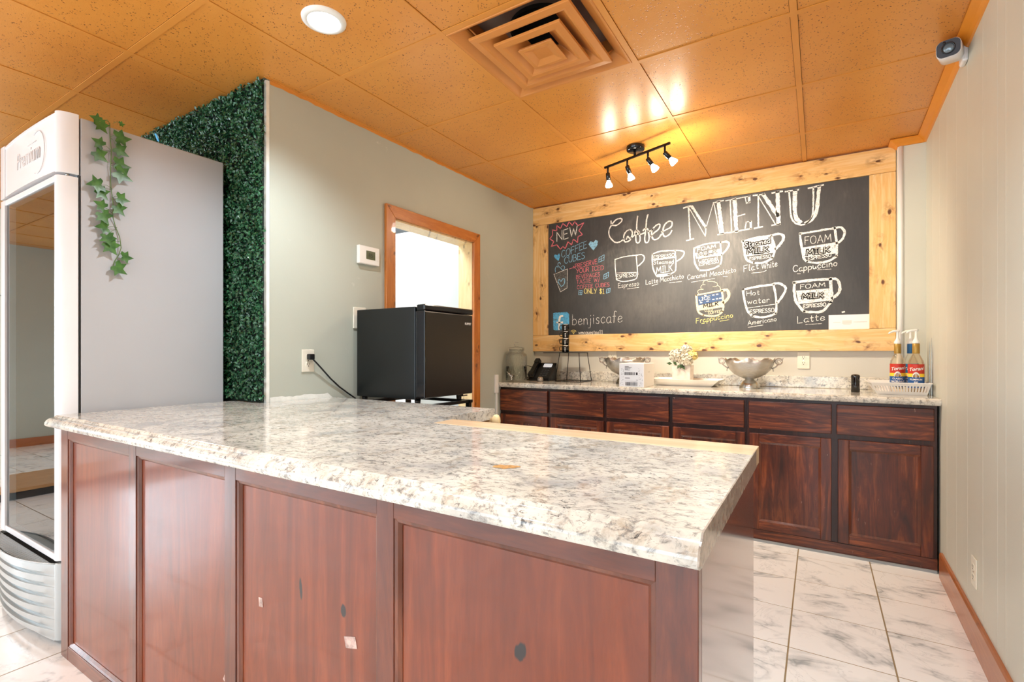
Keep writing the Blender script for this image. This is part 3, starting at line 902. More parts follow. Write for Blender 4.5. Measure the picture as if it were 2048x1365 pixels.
# chalk marks on the board in millimetres: stroke (colour, width, points), fill (colour, layer, outline), text (colour, width, words, start, end, height)
CHALK = [
  ('title_lettering', 'white chalk cursive word Coffee', [('s','w',11.0,[(-1447,2220),(-1444,2196),(-1429,2182),(-1398,2180),(-1361,2202),(-1354,2222),(-1373,2230),(-1407,2223),(-1441,2189),(-1463,2150),(-1463,2108),(-1447,2076),(-1416,2045),(-1391,2038),(-1361,2045),(-1336,2063)]),('s','w',11.0,[(-1294,2131),(-1324,2114),(-1339,2081),(-1336,2045),(-1318,2034),(-1288,2045),(-1270,2084),(-1273,2119),(-1294,2131)]),('s','w',11.0,[(-1318,2055),(-1306,2077),(-1294,2063),(-1276,2061),(-1240,2086),(-1198,2081),(-1169,2089)]),('s','w',11.0,[(-1225,2227),(-1231,2184),(-1234,2126),(-1240,2069),(-1237,2027),(-1222,2014),(-1207,2030),(-1207,2065),(-1222,2113),(-1246,2110),(-1246,2093),(-1210,2100)]),('s','w',11.0,[(-1143,2227),(-1154,2191),(-1157,2145),(-1163,2088),(-1169,2037),(-1160,2010),(-1140,2016),(-1134,2056),(-1146,2115),(-1172,2118),(-1181,2108)]),('s','w',11.0,[(-1117,2053),(-1094,2079),(-1060,2103),(-1049,2136),(-1071,2139),(-1105,2109),(-1114,2070),(-1100,2028),(-1065,2030),(-1037,2061)]),('s','w',11.0,[(-1037,2078),(-1004,2090),(-965,2108),(-957,2140),(-976,2154),(-1009,2136),(-1026,2093),(-1023,2053),(-1004,2039),(-976,2053),(-959,2079)]),('s','w',11.0,[(-1140,2097),(-1117,2099),(-1108,2107),(-1100,2109)])]),
  ('title_lettering', 'white chalk block capitals MENU', [('s','w',11.6,[(-871,2239),(-818,2247)]),('s','w',10.4,[(-836,2242),(-823,1997)]),('s','w',9.3,[(-850,1989),(-799,1997)]),('s','w',5.8,[(-828,2227),(-716,2006)]),('s','w',17.4,[(-810,2240),(-713,2071)]),('s','w',8.1,[(-716,2006),(-711,2070)]),('s','w',5.2,[(-711,2065),(-660,2241)]),('s','w',8.1,[(-660,2244),(-590,2251)]),('s','w',6.9,[(-655,2235),(-614,2009)]),('s','w',26.6,[(-624,2246),(-599,2013)]),('s','w',9.3,[(-629,2006),(-565,2014)]),('s','w',6.9,[(-575,2246),(-413,2254)]),('s','w',8.1,[(-545,2242),(-535,2015)]),('s','w',25.5,[(-516,2248),(-504,2014)]),('s','w',9.3,[(-562,2011),(-406,2022)]),('s','w',8.1,[(-494,2123),(-449,2130)]),('s','w',6.9,[(-446,2249),(-439,2209)]),('s','w',16.2,[(-420,2253),(-420,2211)]),('s','w',8.1,[(-439,2206),(-416,2213)]),('s','w',8.1,[(-439,2073),(-446,2030)]),('s','w',16.2,[(-412,2072),(-409,2025)]),('s','w',6.9,[(-439,2073),(-411,2075)]),('s','w',10.4,[(-394,2254),(-325,2252)]),('s','w',10.4,[(-362,2253),(-362,2029)]),('s','w',10.4,[(-387,2020),(-336,2026)]),('s','w',6.9,[(-357,2235),(-257,2035)]),('s','w',24.3,[(-329,2248),(-241,2089)]),('s','w',26.6,[(-243,2251),(-237,2033)]),('s','w',12.7,[(-275,2252),(-214,2254)]),('s','w',9.3,[(-277,2028),(-226,2031)]),('s','w',10.4,[(-195,2248),(-118,2247)]),('s','w',11.6,[(-59,2247),(25,2254)]),('s','w',10.4,[(-173,2244),(-168,2173),(-162,2082),(-146,2035),(-116,2011),(-86,2007),(-57,2023),(-36,2064),(-31,2152),(-31,2245)]),('s','w',25.5,[(-138,2243),(-138,2169),(-138,2104),(-129,2053),(-108,2025)]),('s','w',22.0,[(2,2246),(-4,2172),(-15,2085),(-40,2035),(-73,2015)])]),
  ('mug_drawing', 'chalk drawing of an espresso cup', [('s','w',7.5,[(-1413,1902),(-1412,1863),(-1409,1815),(-1401,1737)]),('s','w',7.5,[(-1401,1737),(-1354,1718),(-1294,1719),(-1240,1730),(-1225,1764)]),('s','w',7.5,[(-1237,1916),(-1233,1864),(-1228,1816),(-1225,1764)]),('s','w',7.5,[(-1412,1902),(-1354,1914),(-1300,1918),(-1237,1919)]),('s','w',9.8,[(-1234,1919),(-1192,1918),(-1172,1898),(-1178,1870),(-1204,1843),(-1228,1828)]),('s','w',3.5,[(-1407,1791),(-1234,1782)]),('t','w',5.2,'ESPRESSO',-1399,1744,-1237,1753,31),('t','w',3.5,'Espresso',-1385,1667,-1216,1677,37),('s','w',2.9,[(-1312,1654),(-1216,1661)])]),
  ('mug_drawing', 'chalk drawing of a latte macchiato cup', [('s','w',10.0,[(-1109,1916),(-1109,1851),(-1099,1789),(-1074,1737)]),('s','w',10.0,[(-1074,1737),(-1037,1734),(-984,1741),(-940,1760)]),('s','w',10.0,[(-935,1920),(-929,1856),(-929,1782),(-940,1760)]),('s','w',10.0,[(-1109,1914),(-1052,1929),(-992,1928),(-933,1922)]),('s','w',10.0,[(-933,1924),(-890,1917),(-868,1904),(-872,1880),(-893,1856),(-922,1841)]),('s','w',10.0,[(-1105,1868),(-937,1872)]),('s','w',13.1,[(-1067,1746),(-970,1748)]),('t','w',4.2,'ESPRESSO',-1099,1877,-940,1880,23),('t','w',5.0,'Steamed',-1099,1833,-944,1826,29),('t','w',6.9,'MILK',-1076,1760,-955,1769,50),('t','w',4.2,'Latte',-1159,1679,-1065,1689,36),('t','w',4.2,'Macchiato',-1048,1690,-872,1706,36),('s','w',3.1,[(-1111,1666),(-1065,1678)]),('s','w',3.1,[(-977,1679),(-886,1683)])]),
  ('mug_drawing', 'chalk drawing of a caramel macchiato cup', [('s','w',11.6,[(-795,1924),(-795,1861),(-787,1806),(-759,1757)]),('s','w',11.6,[(-759,1757),(-717,1754),(-659,1761),(-613,1782)]),('s','w',11.6,[(-611,1942),(-606,1878),(-603,1824),(-613,1782)]),('s','w',11.6,[(-794,1925),(-728,1945),(-659,1950),(-609,1948)]),('s','w',13.1,[(-609,1948),(-573,1949),(-553,1934),(-560,1905),(-586,1872),(-603,1856)]),('f','w',0,[(-790,1888),(-616,1902),(-609,1853),(-780,1845)]),('t','d',10.0,'MILK',-766,1859,-636,1873,26),('t','w2',3.1,'MILK',-766,1859,-636,1873,26),('t','w',6.2,'FOAM',-771,1899,-643,1913,25),('t','w',4.6,'Caramel',-764,1816,-629,1825,28),('t','w',4.2,'ESPRESSO',-759,1789,-623,1800,22),('t','w',4.2,'Caramel',-843,1693,-704,1707,35),('t','w',4.2,'Macchiato',-683,1704,-508,1723,34),('s','w',2.3,[(-815,1672),(-649,1687)]),('s','w',2.3,[(-593,1697),(-563,1694)])]),
  ('mug_drawing', 'chalk drawing of a flat white cup', [('s','w',14.8,[(-459,1941),(-455,1882),(-436,1804),(-391,1777)]),('s','w',14.8,[(-391,1777),(-343,1773),(-302,1783),(-273,1801)]),('s','w',14.8,[(-281,1952),(-266,1902),(-259,1852),(-273,1801)]),('s','w',14.8,[(-465,1937),(-380,1952),(-332,1954),(-281,1956)]),('s','w',16.7,[(-273,1957),(-238,1963),(-209,1947),(-209,1919),(-227,1889),(-255,1860)]),('f','w',0,[(-459,1936),(-281,1952),(-259,1836),(-440,1828)]),('t','d',15.7,'Steamed',-448,1891,-288,1908,36),('t','w2',5.1,'Steamed',-448,1891,-288,1908,36),('t','d',15.7,'MILK',-431,1846,-299,1844,35),('t','w2',4.2,'MILK',-431,1846,-299,1844,35),('t','w',4.6,'ESPRESSO',-417,1798,-284,1804,20),('t','w',5.1,'Flat',-455,1718,-361,1733,44),('t','w',5.1,'White',-341,1725,-245,1739,45),('s','w',3.2,[(-406,1706),(-354,1707),(-328,1710),(-312,1718)])]),
  ('mug_drawing', 'chalk drawing of a cappuccino cup', [('s','w',13.9,[(-108,1947),(-101,1871),(-88,1786),(-67,1754)]),('s','w',13.9,[(-67,1754),(-10,1741),(56,1748),(98,1775)]),('s','w',13.9,[(88,1964),(96,1898),(101,1832),(98,1775)]),('s','w',13.9,[(-108,1947),(-10,1954),(39,1957),(88,1960)]),('s','w',13.9,[(95,1960),(123,1960),(142,1930),(136,1893),(117,1869),(98,1859)]),('f','w',0,[(-94,1852),(95,1867),(103,1794),(-84,1786)]),('t','w',4.2,'FOAM',-79,1872,69,1874,51),('t','d',13.9,'MILK',-69,1798,59,1806,35),('t','w2',4.2,'MILK',-69,1798,59,1806,35),('t','w',5.1,'ESPRESSO',-60,1763,69,1776,23),('t','w',6.0,'Cappuccino',-149,1692,101,1711,42),('s','w',3.2,[(-7,1694),(69,1693)]),('s','w',3.2,[(-124,1678),(-106,1677)])]),
  ('mug_drawing', 'cream and blue chalk drawing of a frappuccino cup', [('s','y2',3.8,[(-760,1581),(-770,1596),(-760,1611),(-730,1613)]),('s','y2',3.8,[(-745,1618),(-747,1634),(-734,1647),(-717,1646)]),('s','y2',3.8,[(-732,1649),(-728,1669),(-707,1679),(-696,1670),(-659,1665),(-633,1650),(-637,1630),(-662,1628)]),('s','y2',3.8,[(-629,1634),(-614,1621),(-611,1601),(-618,1594)]),('f','b2',0,[(-766,1563),(-600,1585),(-596,1522),(-764,1497)]),('f','y2',0,[(-768,1494),(-596,1519),(-593,1473),(-762,1456)]),('s','y2',10.2,[(-781,1572),(-707,1582),(-662,1588),(-611,1595)]),('s','y2',13.6,[(-780,1572),(-774,1499),(-764,1447),(-730,1421)]),('s','y2',13.6,[(-730,1421),(-677,1411),(-625,1417),(-596,1444)]),('s','y2',13.6,[(-600,1593),(-594,1534),(-591,1475),(-596,1444)]),('s','y2',20.4,[(-600,1595),(-567,1596),(-555,1570),(-560,1535),(-589,1506)]),('t','w2',4.7,'ICE',-741,1532,-681,1538,23),('s','w2',5.9,[(-758,1535),(-751,1526)]),('s','w2',7.6,[(-664,1565),(-654,1566)]),('s','w2',7.6,[(-638,1569),(-628,1570)]),('s','w2',7.6,[(-664,1533),(-654,1534)]),('s','w2',7.6,[(-638,1536),(-628,1537)]),('s','w2',7.6,[(-616,1539),(-606,1540)]),('s','w2',7.6,[(-750,1514),(-740,1515)]),('s','w2',7.6,[(-705,1522),(-695,1523)]),('s','w2',7.6,[(-720,1567),(-710,1567)]),('t','d',5.9,'MILK',-728,1476,-625,1489,25),('t','y2',3.8,'COLD',-719,1445,-664,1451,17),('t','y2',3.8,'COFFEE',-696,1425,-607,1437,18),('t','y',4.7,'Frappuccino',-780,1363,-528,1398,36),('s','y',3.4,[(-614,1372),(-553,1381)]),('s','y',3.4,[(-741,1359),(-722,1361)])]),
  ('mug_drawing', 'chalk drawing of an americano cup', [('s','w',14.4,[(-460,1595),(-453,1526),(-433,1444),(-401,1401)]),('s','w',14.4,[(-401,1401),(-350,1391),(-296,1397),(-253,1414)]),('s','w',14.4,[(-267,1612),(-253,1533),(-250,1458),(-253,1414)]),('s','w',14.4,[(-464,1593),(-367,1608),(-316,1612),(-267,1617)]),('s','w',15.3,[(-263,1621),(-230,1619),(-198,1596),(-195,1570),(-217,1523),(-244,1488)]),('s','w',3.8,[(-433,1459),(-253,1479)]),('t','w',4.2,'Hot',-436,1546,-355,1551,33),('t','w',5.1,'water',-431,1488,-293,1494,38),('t','w',5.5,'ESPRESSO',-415,1419,-263,1425,27),('t','w',4.7,'Americano',-429,1337,-250,1362,32),('s','w',3.8,[(-427,1322),(-333,1336)])]),
  ('mug_drawing', 'chalk drawing of a latte cup', [('s','w',17.3,[(-142,1619),(-141,1544),(-129,1485),(-85,1419)]),('s','w',17.3,[(-85,1419),(-30,1413),(24,1420),(67,1475)]),('s','w',17.3,[(65,1626),(69,1563),(72,1512),(67,1475)]),('s','w',17.3,[(-146,1619),(-57,1627),(-3,1628),(67,1627)]),('s','w',17.3,[(67,1629),(98,1623),(115,1591),(115,1547),(101,1520),(75,1500)]),('f','w',0,[(-132,1563),(67,1566),(71,1487),(-115,1471)]),('t','w',5.3,'FOAM',-106,1574,35,1580,28),('t','d',13.5,'MILK',-94,1507,24,1509,30),('t','w2',4.1,'MILK',-94,1507,24,1509,30),('t','w',6.8,'ESPRESSO',-89,1443,39,1452,22),('t','w',5.3,'Latte',-122,1343,32,1359,45),('s','w',3.4,[(-76,1332),(16,1335)]),('s','w',9.8,[(131,1405),(141,1409)])]),
  ('starburst_drawing', 'pink chalk starburst around the word NEW', [('s','p',7.8,[(-1687,2239),(-1741,2222)]),('s','p',7.8,[(-1741,2222),(-1772,2262)]),('s','p',7.8,[(-1772,2262),(-1793,2231)]),('s','p',7.8,[(-1793,2231),(-1824,2267)]),('s','p',7.8,[(-1824,2267),(-1846,2227)]),('s','p',7.8,[(-1846,2227),(-1884,2261)]),('s','p',7.8,[(-1884,2261),(-1906,2218)]),('s','p',7.8,[(-1906,2218),(-1941,2251)]),('s','p',7.8,[(-1941,2251),(-1941,2205)]),('s','p',7.8,[(-1941,2205),(-1983,2216)]),('s','p',7.8,[(-1983,2216),(-1983,2170)]),('s','p',7.8,[(-1983,2170),(-2009,2142)]),('s','p',7.8,[(-2009,2142),(-1970,2114)]),('s','p',7.8,[(-1970,2114),(-1996,2074)]),('s','p',7.8,[(-1996,2074),(-1941,2082)]),('s','p',7.8,[(-1941,2082),(-1906,2038)]),('s','p',7.8,[(-1906,2038),(-1884,2061)]),('s','p',7.8,[(-1884,2061),(-1859,2041)]),('s','p',7.8,[(-1859,2041),(-1834,2095)]),('s','p',7.8,[(-1834,2095),(-1800,2066)]),('s','p',7.8,[(-1800,2066),(-1784,2112)]),('s','p',7.8,[(-1784,2112),(-1744,2079)]),('s','p',7.8,[(-1744,2079),(-1741,2129)]),('s','p',7.8,[(-1741,2129),(-1699,2141)]),('s','p',7.8,[(-1699,2141),(-1732,2178)]),('s','p',7.8,[(-1732,2178),(-1687,2239)]),('t','w',8.9,'NEW',-1941,2110,-1747,2147,81)]),
  ('special_lettering', 'pale blue chalk words COFFEE CUBES', [('t','b',5.2,'COFFEE',-1896,1962,-1660,2025,58),('t','b',5.7,'CUBES',-1868,1910,-1681,1938,54)]),
  ('heart_drawing', 'pale blue chalk heart', [('f','b',0,[(-1601,1996),(-1627,2027),(-1645,2053),(-1627,2076),(-1601,2062),(-1583,2082),(-1560,2071),(-1566,2036)])]),
  ('heart_drawing', 'sky blue chalk heart', [('f','b3',0,[(-1925,1939),(-1954,1962),(-1970,1984),(-1960,1999),(-1935,1991),(-1919,2006),(-1909,1981)])]),
  ('cup_drawing', 'chalk drawing of a steaming paper cup', [('s','b',4.7,[(-1954,1844),(-1957,1873),(-1941,1895),(-1928,1882)]),('s','b',4.7,[(-1903,1909),(-1919,1927),(-1931,1906),(-1903,1874),(-1884,1856),(-1865,1877),(-1881,1895),(-1896,1885)]),('f','g',0,[(-1967,1825),(-1840,1860),(-1846,1699),(-1906,1669)]),('s','w',4.2,[(-1970,1828),(-1906,1669)]),('s','w',4.2,[(-1906,1669),(-1843,1699)]),('s','w',4.2,[(-1843,1699),(-1839,1863)]),('s','w',4.2,[(-1970,1826),(-1839,1863)]),('s','b',6.8,[(-1896,1714),(-1928,1756),(-1919,1778),(-1900,1760),(-1884,1781),(-1865,1774),(-1871,1735),(-1896,1714)])]),
  ('arrow_drawing', 'small pink chalk arrow', [('s','p',4.2,[(-1821,1861),(-1772,1871)]),('s','p',4.2,[(-1772,1871),(-1784,1881)]),('s','p',4.2,[(-1772,1871),(-1783,1863)])]),
  ('special_lettering', 'pink chalk lines about iced beverages', [('t','p',4.7,'PRESERVE',-1766,1858,-1568,1882,39),('t','p',4.7,'YOUR ICED',-1757,1819,-1511,1828,36),('t','p',3.6,'BEVERAGES',-1757,1769,-1545,1777,32),('t','p',3.6,'TASTE W/',-1753,1725,-1545,1733,34),('t','p',3.6,'COFFEE CUBES',-1749,1683,-1462,1686,30)]),
  ('special_lettering', 'yellow chalk word ONLY', [('t','y',5.2,'ONLY',-1684,1643,-1573,1635,40)]),
  ('special_lettering', 'yellow chalk price', [('t','y',5.2,'$1',-1546,1631,-1505,1628,40)]),
  ('cube_drawing', 'pale blue chalk ice cube', [('s','b',4.2,[(-1554,1892),(-1551,1931)]),('s','b',4.2,[(-1551,1931),(-1505,1950)]),('s','b',4.2,[(-1505,1950),(-1508,1907)]),('s','b',4.2,[(-1508,1907),(-1554,1892)]),('s','b',3.1,[(-1552,1912),(-1506,1929)]),('s','b',3.1,[(-1528,1940),(-1531,1900)])]),
  ('cube_drawing', 'pale blue chalk ice cube', [('s','b',4.2,[(-1511,1747),(-1508,1785)]),('s','b',4.2,[(-1508,1785),(-1468,1803)]),('s','b',4.2,[(-1468,1803),(-1471,1763)]),('s','b',4.2,[(-1471,1763),(-1511,1747)]),('s','b',3.1,[(-1509,1766),(-1469,1783)]),('s','b',3.1,[(-1488,1794),(-1490,1755)])]),
  ('cube_drawing', 'pale blue chalk ice cube', [('s','b',4.2,[(-1735,1635),(-1732,1669)]),('s','b',4.2,[(-1732,1669),(-1702,1667)]),('s','b',4.2,[(-1702,1667),(-1705,1633)]),('s','b',4.2,[(-1705,1633),(-1735,1635)]),('s','b',3.1,[(-1734,1652),(-1703,1650)]),('s','b',3.1,[(-1717,1668),(-1720,1634)])]),
  ('cube_drawing', 'pale blue chalk ice cube', [('s','b',4.2,[(-1488,1631),(-1485,1663)]),('s','b',4.2,[(-1485,1663),(-1454,1672)]),('s','b',4.2,[(-1454,1672),(-1456,1640)]),('s','b',4.2,[(-1456,1640),(-1488,1631)]),('s','b',3.1,[(-1486,1647),(-1455,1656)]),('s','b',3.1,[(-1469,1668),(-1472,1635)])]),
  ('emblem_drawing', 'blue chalk square with a white letter f', [('f','b3',0,[(-1977,1486),(-1958,1491),(-1844,1492),(-1823,1470),(-1823,1349),(-1844,1335),(-1958,1336),(-1975,1345)]),('s','w2',18.1,[(-1886,1459),(-1907,1454),(-1916,1432),(-1917,1397),(-1918,1344)]),('s','w2',14.6,[(-1940,1405),(-1886,1403)])]),
  ('page_lettering', 'white chalk word benjiscafe', [('t','w',4.5,'benjiscafe',-1792,1378,-1353,1391,90)]),
  ('network_lettering', 'small white and yellow chalk network note', [('s','y',3.8,[(-1773,1313),(-1776,1315),(-1780,1316),(-1784,1316),(-1788,1315),(-1791,1313)]),('s','y',3.8,[(-1766,1318),(-1771,1323),(-1778,1325),(-1786,1325),(-1793,1323),(-1799,1319)]),('s','y',3.8,[(-1758,1324),(-1767,1330),(-1777,1334),(-1788,1334),(-1798,1331),(-1806,1325)]),('s','y',6.9,[(-1785,1305),(-1779,1303)]),('t','w',4.5,'wmcguestpg11',-1735,1299,-1518,1295,33)]),
]

# single-stroke hand lettering: glyph = (width, strokes); strokes of 4 or more points are drawn as curves
GL = {
'A': (.74, [[(0,0),(.36,1)],[(.36,1),(.74,0)],[(.13,.36),(.6,.36)]]), 'B': (.62, [[(0,0),(0,1)],[(0,1),(.42,.98),(.52,.76),(.4,.55),(0,.52)],[(0,.52),(.48,.5),(.6,.25),(.45,.02),(0,0)]]),
'C': (.66, [[(.64,.84),(.46,1),(.18,.95),(.02,.6),(.06,.25),(.28,.01),(.5,.03),(.66,.18)]]), 'D': (.66, [[(0,0),(0,1)],[(0,1),(.36,.96),(.62,.7),(.62,.3),(.38,.03),(0,0)]]),
'E': (.56, [[(0,0),(0,1)],[(0,1),(.54,1)],[(0,.53),(.44,.53)],[(0,0),(.56,0)]]), 'F': (.54, [[(0,0),(0,1)],[(0,1),(.54,1)],[(0,.53),(.42,.53)]]),
'G': (.7, [[(.64,.84),(.46,1),(.18,.95),(.02,.6),(.06,.25),(.28,.01),(.5,.05),(.66,.3)],[(.38,.42),(.68,.42)],[(.68,.42),(.68,.02)]]), 'H': (.62, [[(0,0),(0,1)],[(.62,0),(.62,1)],[(0,.52),(.62,.52)]]),
'I': (.36, [[(.18,0),(.18,1)],[(0,1),(.36,1)],[(0,0),(.36,0)]]), 'K': (.6, [[(0,0),(0,1)],[(.56,1),(.02,.46)],[(.16,.6),(.6,0)]]), 'L': (.52, [[(0,1),(0,0)],[(0,0),(.52,0)]]),
'M': (.86, [[(0,0),(.1,1)],[(.1,1),(.43,.3)],[(.43,.3),(.76,1)],[(.76,1),(.86,0)]]), 'N': (.66, [[(0,0),(0,1)],[(0,1),(.66,0)],[(.66,0),(.66,1)]]),
'O': (.74, [[(.37,1),(.1,.88),(0,.5),(.1,.12),(.37,0),(.64,.12),(.74,.5),(.64,.88),(.37,1)]]), 'P': (.56, [[(0,0),(0,1)],[(0,1),(.42,.98),(.56,.74),(.42,.5),(0,.46)]]),
'R': (.6, [[(0,0),(0,1)],[(0,1),(.42,.98),(.54,.76),(.42,.54),(0,.5)],[(.24,.5),(.6,0)]]), 'S': (.56, [[(.52,.86),(.34,1),(.1,.92),(.06,.7),(.28,.54),(.5,.4),(.54,.18),(.34,0),(.12,.02),(0,.16)]]),
'T': (.6, [[(.3,0),(.3,1)],[(0,1),(.6,1)]]), 'U': (.64, [[(0,1),(.01,.4),(.12,.06),(.32,0),(.52,.06),(.63,.4),(.64,1)]]), 'V': (.66, [[(0,1),(.33,0)],[(.33,0),(.66,1)]]),
'W': (.92, [[(0,1),(.22,0)],[(.22,0),(.46,.75)],[(.46,.75),(.7,0)],[(.7,0),(.92,1)]]), 'Y': (.64, [[(0,1),(.32,.5)],[(.64,1),(.24,0)]]), '/': (.4, [[(0,-.15),(.4,1)]]),
'$': (.6, [[(.54,.84),(.34,.94),(.1,.86),(.08,.66),(.3,.52),(.5,.38),(.52,.18),(.34,.06),(.12,.08),(0,.2)],[(.24,-.08),(.24,1.08)],[(.36,-.08),(.36,1.08)]]), '1': (.4, [[(.2,0),(.2,1)],[(.02,.8),(.2,1)],[(0,0),(.4,0)]]),
'a': (.46, [[(.42,.5),(.22,.56),(.02,.38),(.02,.12),(.18,0),(.36,.12),(.42,.4)],[(.42,.54),(.4,.12),(.44,.01),(.52,.03)]]), 'b': (.46, [[(0,1),(0,0)],[(0,.4),(.22,.56),(.44,.4),(.42,.12),(.2,0),(0,.08)]]),
'c': (.4, [[(.4,.46),(.24,.56),(.06,.44),(0,.26),(.08,.06),(.24,0),(.42,.1)]]), 'd': (.48, [[(.42,.5),(.22,.56),(.02,.38),(.02,.12),(.18,0),(.36,.1),(.42,.3)],[(.44,1),(.44,0)]]),
'e': (.44, [[(.02,.28),(.3,.3),(.42,.4),(.32,.54),(.14,.52),(.02,.3),(.06,.08),(.24,0),(.46,.12)]]), 'f': (.34, [[(.38,.92),(.26,1),(.16,.86),(.14,.3),(.12,-.05)],[(0,.54),(.32,.54)]]),
'g': (.46, [[(.42,.5),(.22,.56),(.02,.38),(.02,.12),(.18,0),(.4,.14)],[(.44,.54),(.42,-.1),(.3,-.36),(.1,-.3)]]), 'h': (.44, [[(0,1),(0,0)],[(0,.34),(.18,.56),(.36,.5),(.4,.26),(.42,0)]]),
'i': (.14, [[(.06,.54),(.08,0)],[(.07,.74),(.08,.8)]]), 'j': (.2, [[(.16,.54),(.14,-.1),(.06,-.34),(-.12,-.34)],[(.16,.76),(.17,.82)]]), 'k': (.42, [[(0,1),(0,0)],[(.36,.54),(.02,.24)],[(.12,.32),(.42,0)]]), 'l': (.16, [[(.05,1),(.04,.4),(.06,.06),(.16,.02)]]),
'm': (.7, [[(0,.54),(.02,0)],[(.02,.3),(.16,.55),(.3,.48),(.32,0)],[(.32,.3),(.46,.55),(.62,.48),(.66,0)]]), 'n': (.42, [[(0,.54),(.02,0)],[(.02,.32),(.18,.56),(.36,.48),(.4,0)]]),
'o': (.44, [[(.22,.56),(.04,.44),(.02,.16),(.2,0),(.4,.12),(.42,.4),(.22,.56)]]), 'p': (.44, [[(0,.54),(.0,-.36)],[(0,.38),(.2,.56),(.42,.42),(.4,.12),(.2,0),(0,.1)]]),
'r': (.34, [[(0,.54),(.02,0)],[(.02,.3),(.12,.5),(.24,.56),(.34,.48)]]), 's': (.36, [[(.34,.48),(.2,.56),(.04,.46),(.14,.3),(.32,.2),(.3,.04),(.14,0),(0,.08)]]), 't': (.34, [[(.14,.86),(.13,.3),(.18,.02),(.34,.06)],[(0,.56),(.32,.56)]]),
'u': (.44, [[(0,.54),(.02,.14),(.16,0),(.34,.12),(.4,.54)],[(.4,.54),(.44,0)]]), 'w': (.62, [[(0,.54),(.14,0)],[(.14,0),(.3,.44)],[(.3,.44),(.46,0)],[(.46,0),(.62,.54)]]), ' ': (.34, []), 'q': (.4, [])}


def smooth_pts(p, k=4):
    if len(p) < 4: return p
    out = []
    for i in range(len(p) - 1):
        p0, p1, p2, p3 = p[max(i - 1, 0)], p[i], p[i + 1], p[min(i + 2, len(p) - 1)]
        for s in range(k):
            t = s / k
            out.append(tuple(0.5 * (2 * p1[c] + (p2[c] - p0[c]) * t + (2 * p0[c] - 5 * p1[c] + 4 * p2[c] - p3[c]) * t * t + (3 * p1[c] - p0[c] - 3 * p2[c] + p3[c]) * t ** 3) for c in (0, 1)))
    return out + [p[-1]]


def ribbon(m, pts, w, y):
    """flat chalk stroke lying on the board; pts in metres (x, z)"""
    pts = smooth_pts(pts)
    P = []
    for a, b in zip(pts, pts[1:]):
        n = max(1, int(math.hypot(b[0] - a[0], b[1] - a[1]) / 0.012))
        P += [(a[0] + (b[0] - a[0]) * k / n, a[1] + (b[1] - a[1]) * k / n) for k in range(n)]
    P.append(pts[-1])
    vs, N = [], len(P)
    for i, p in enumerate(P):
        a, b = P[max(i - 1, 0)], P[min(i + 1, N - 1)]
        dx, dz = b[0] - a[0], b[1] - a[1]; L = math.hypot(dx, dz) or 1
        nx, nz = -dz / L, dx / L
        ww = w * 0.5 * random.uniform(0.8, 1.15)
        ex = 0.35 * w / L if i in (0, N - 1) else 0
        sx = -1 if i == 0 else 1
        j = random.uniform(-0.06, 0.06) * w
        cx, cz = p[0] + dx * ex * sx + nx * j, p[1] + dz * ex * sx + nz * j
        vs += [(cx + nx * ww, y, cz + nz * ww), (cx - nx * ww, y, cz - nz * ww)]
    m.add(vs, [(2 * i, 2 * i + 2, 2 * i + 3, 2 * i + 1) for i in range(N - 1)])


COLS = {'w': lin(236, 234, 228), 'p': lin(236, 128, 140), 'b': lin(150, 205, 235), 'b2': lin(74, 98, 136), 'b3': lin(100, 180, 226), 'y': lin(238, 224, 140), 'y2': lin(232, 216, 180), 'g': lin(126, 126, 122)}
CHM = {k: chalk('chalk_' + n, COLS[k], cv) for k, n, cv in (('w', 'white', 1.0), ('p', 'pink', 1.0), ('b', 'pale_blue', 0.95), ('b2', 'slate_blue', 0.8), ('b3', 'sky_blue', 0.9), ('y', 'yellow', 1.1), ('y2', 'cream', 1.0), ('g', 'thin_grey', 0.25))}
CHM['d'] = plain('wiped_slate', lin(52, 50, 48), 0.6, var=0.1, vscale=40)
CHM['w2'] = chalk('chalk_bright', COLS['w'], 1.4)
ORDER = list(CHM)
LAYER = {'d': 0.0011, 'w2': 0.0015}
for name, label, prims in CHALK:
    m = MB()
    for pr_ in prims:
        kind_, col = pr_[0], pr_[1]
        m.cur = ORDER.index(col)
        if kind_ == 's':
            ribbon(m, [(x / 1000, z / 1000) for x, z in pr_[3]], pr_[2] / 1000, YBD - LAYER.get(col, 0.0007))
        elif kind_ == 'f':
            pts = [(x / 1000, YBD - 0.0004, z / 1000) for x, z in pr_[3]]
            m.add(pts, [tuple(range(len(pts)))])
        else:
            _, _, w, txt, x0, z0, x1, z1, h = pr_
            tot = sum(GL[c][0] + 0.2 for c in txt) - 0.2
            L = (x1 - x0)
            ux = L / tot; sl = (z1 - z0) / L
            x = 0.0
            for c in txt:
                gw, sts = GL[c]
                dz = random.uniform(-0.03, 0.03)
                for stp in sts:
                    ribbon(m, [((x0 + (x + gx) * ux) / 1000, (z0 + (x + gx) * ux * sl + (gy + dz) * h) / 1000) for gx, gy in stp], w * (1.2 if col == 'd' else 0.78) / 1000, YBD - LAYER.get(col, 0.0007))
                x += gw + 0.2
    used = sorted(set(m.mi)); m.mi = [used.index(q) for q in m.mi]
    m.build(name, [CHM[ORDER[q]] for q in used], cbd, label=label)
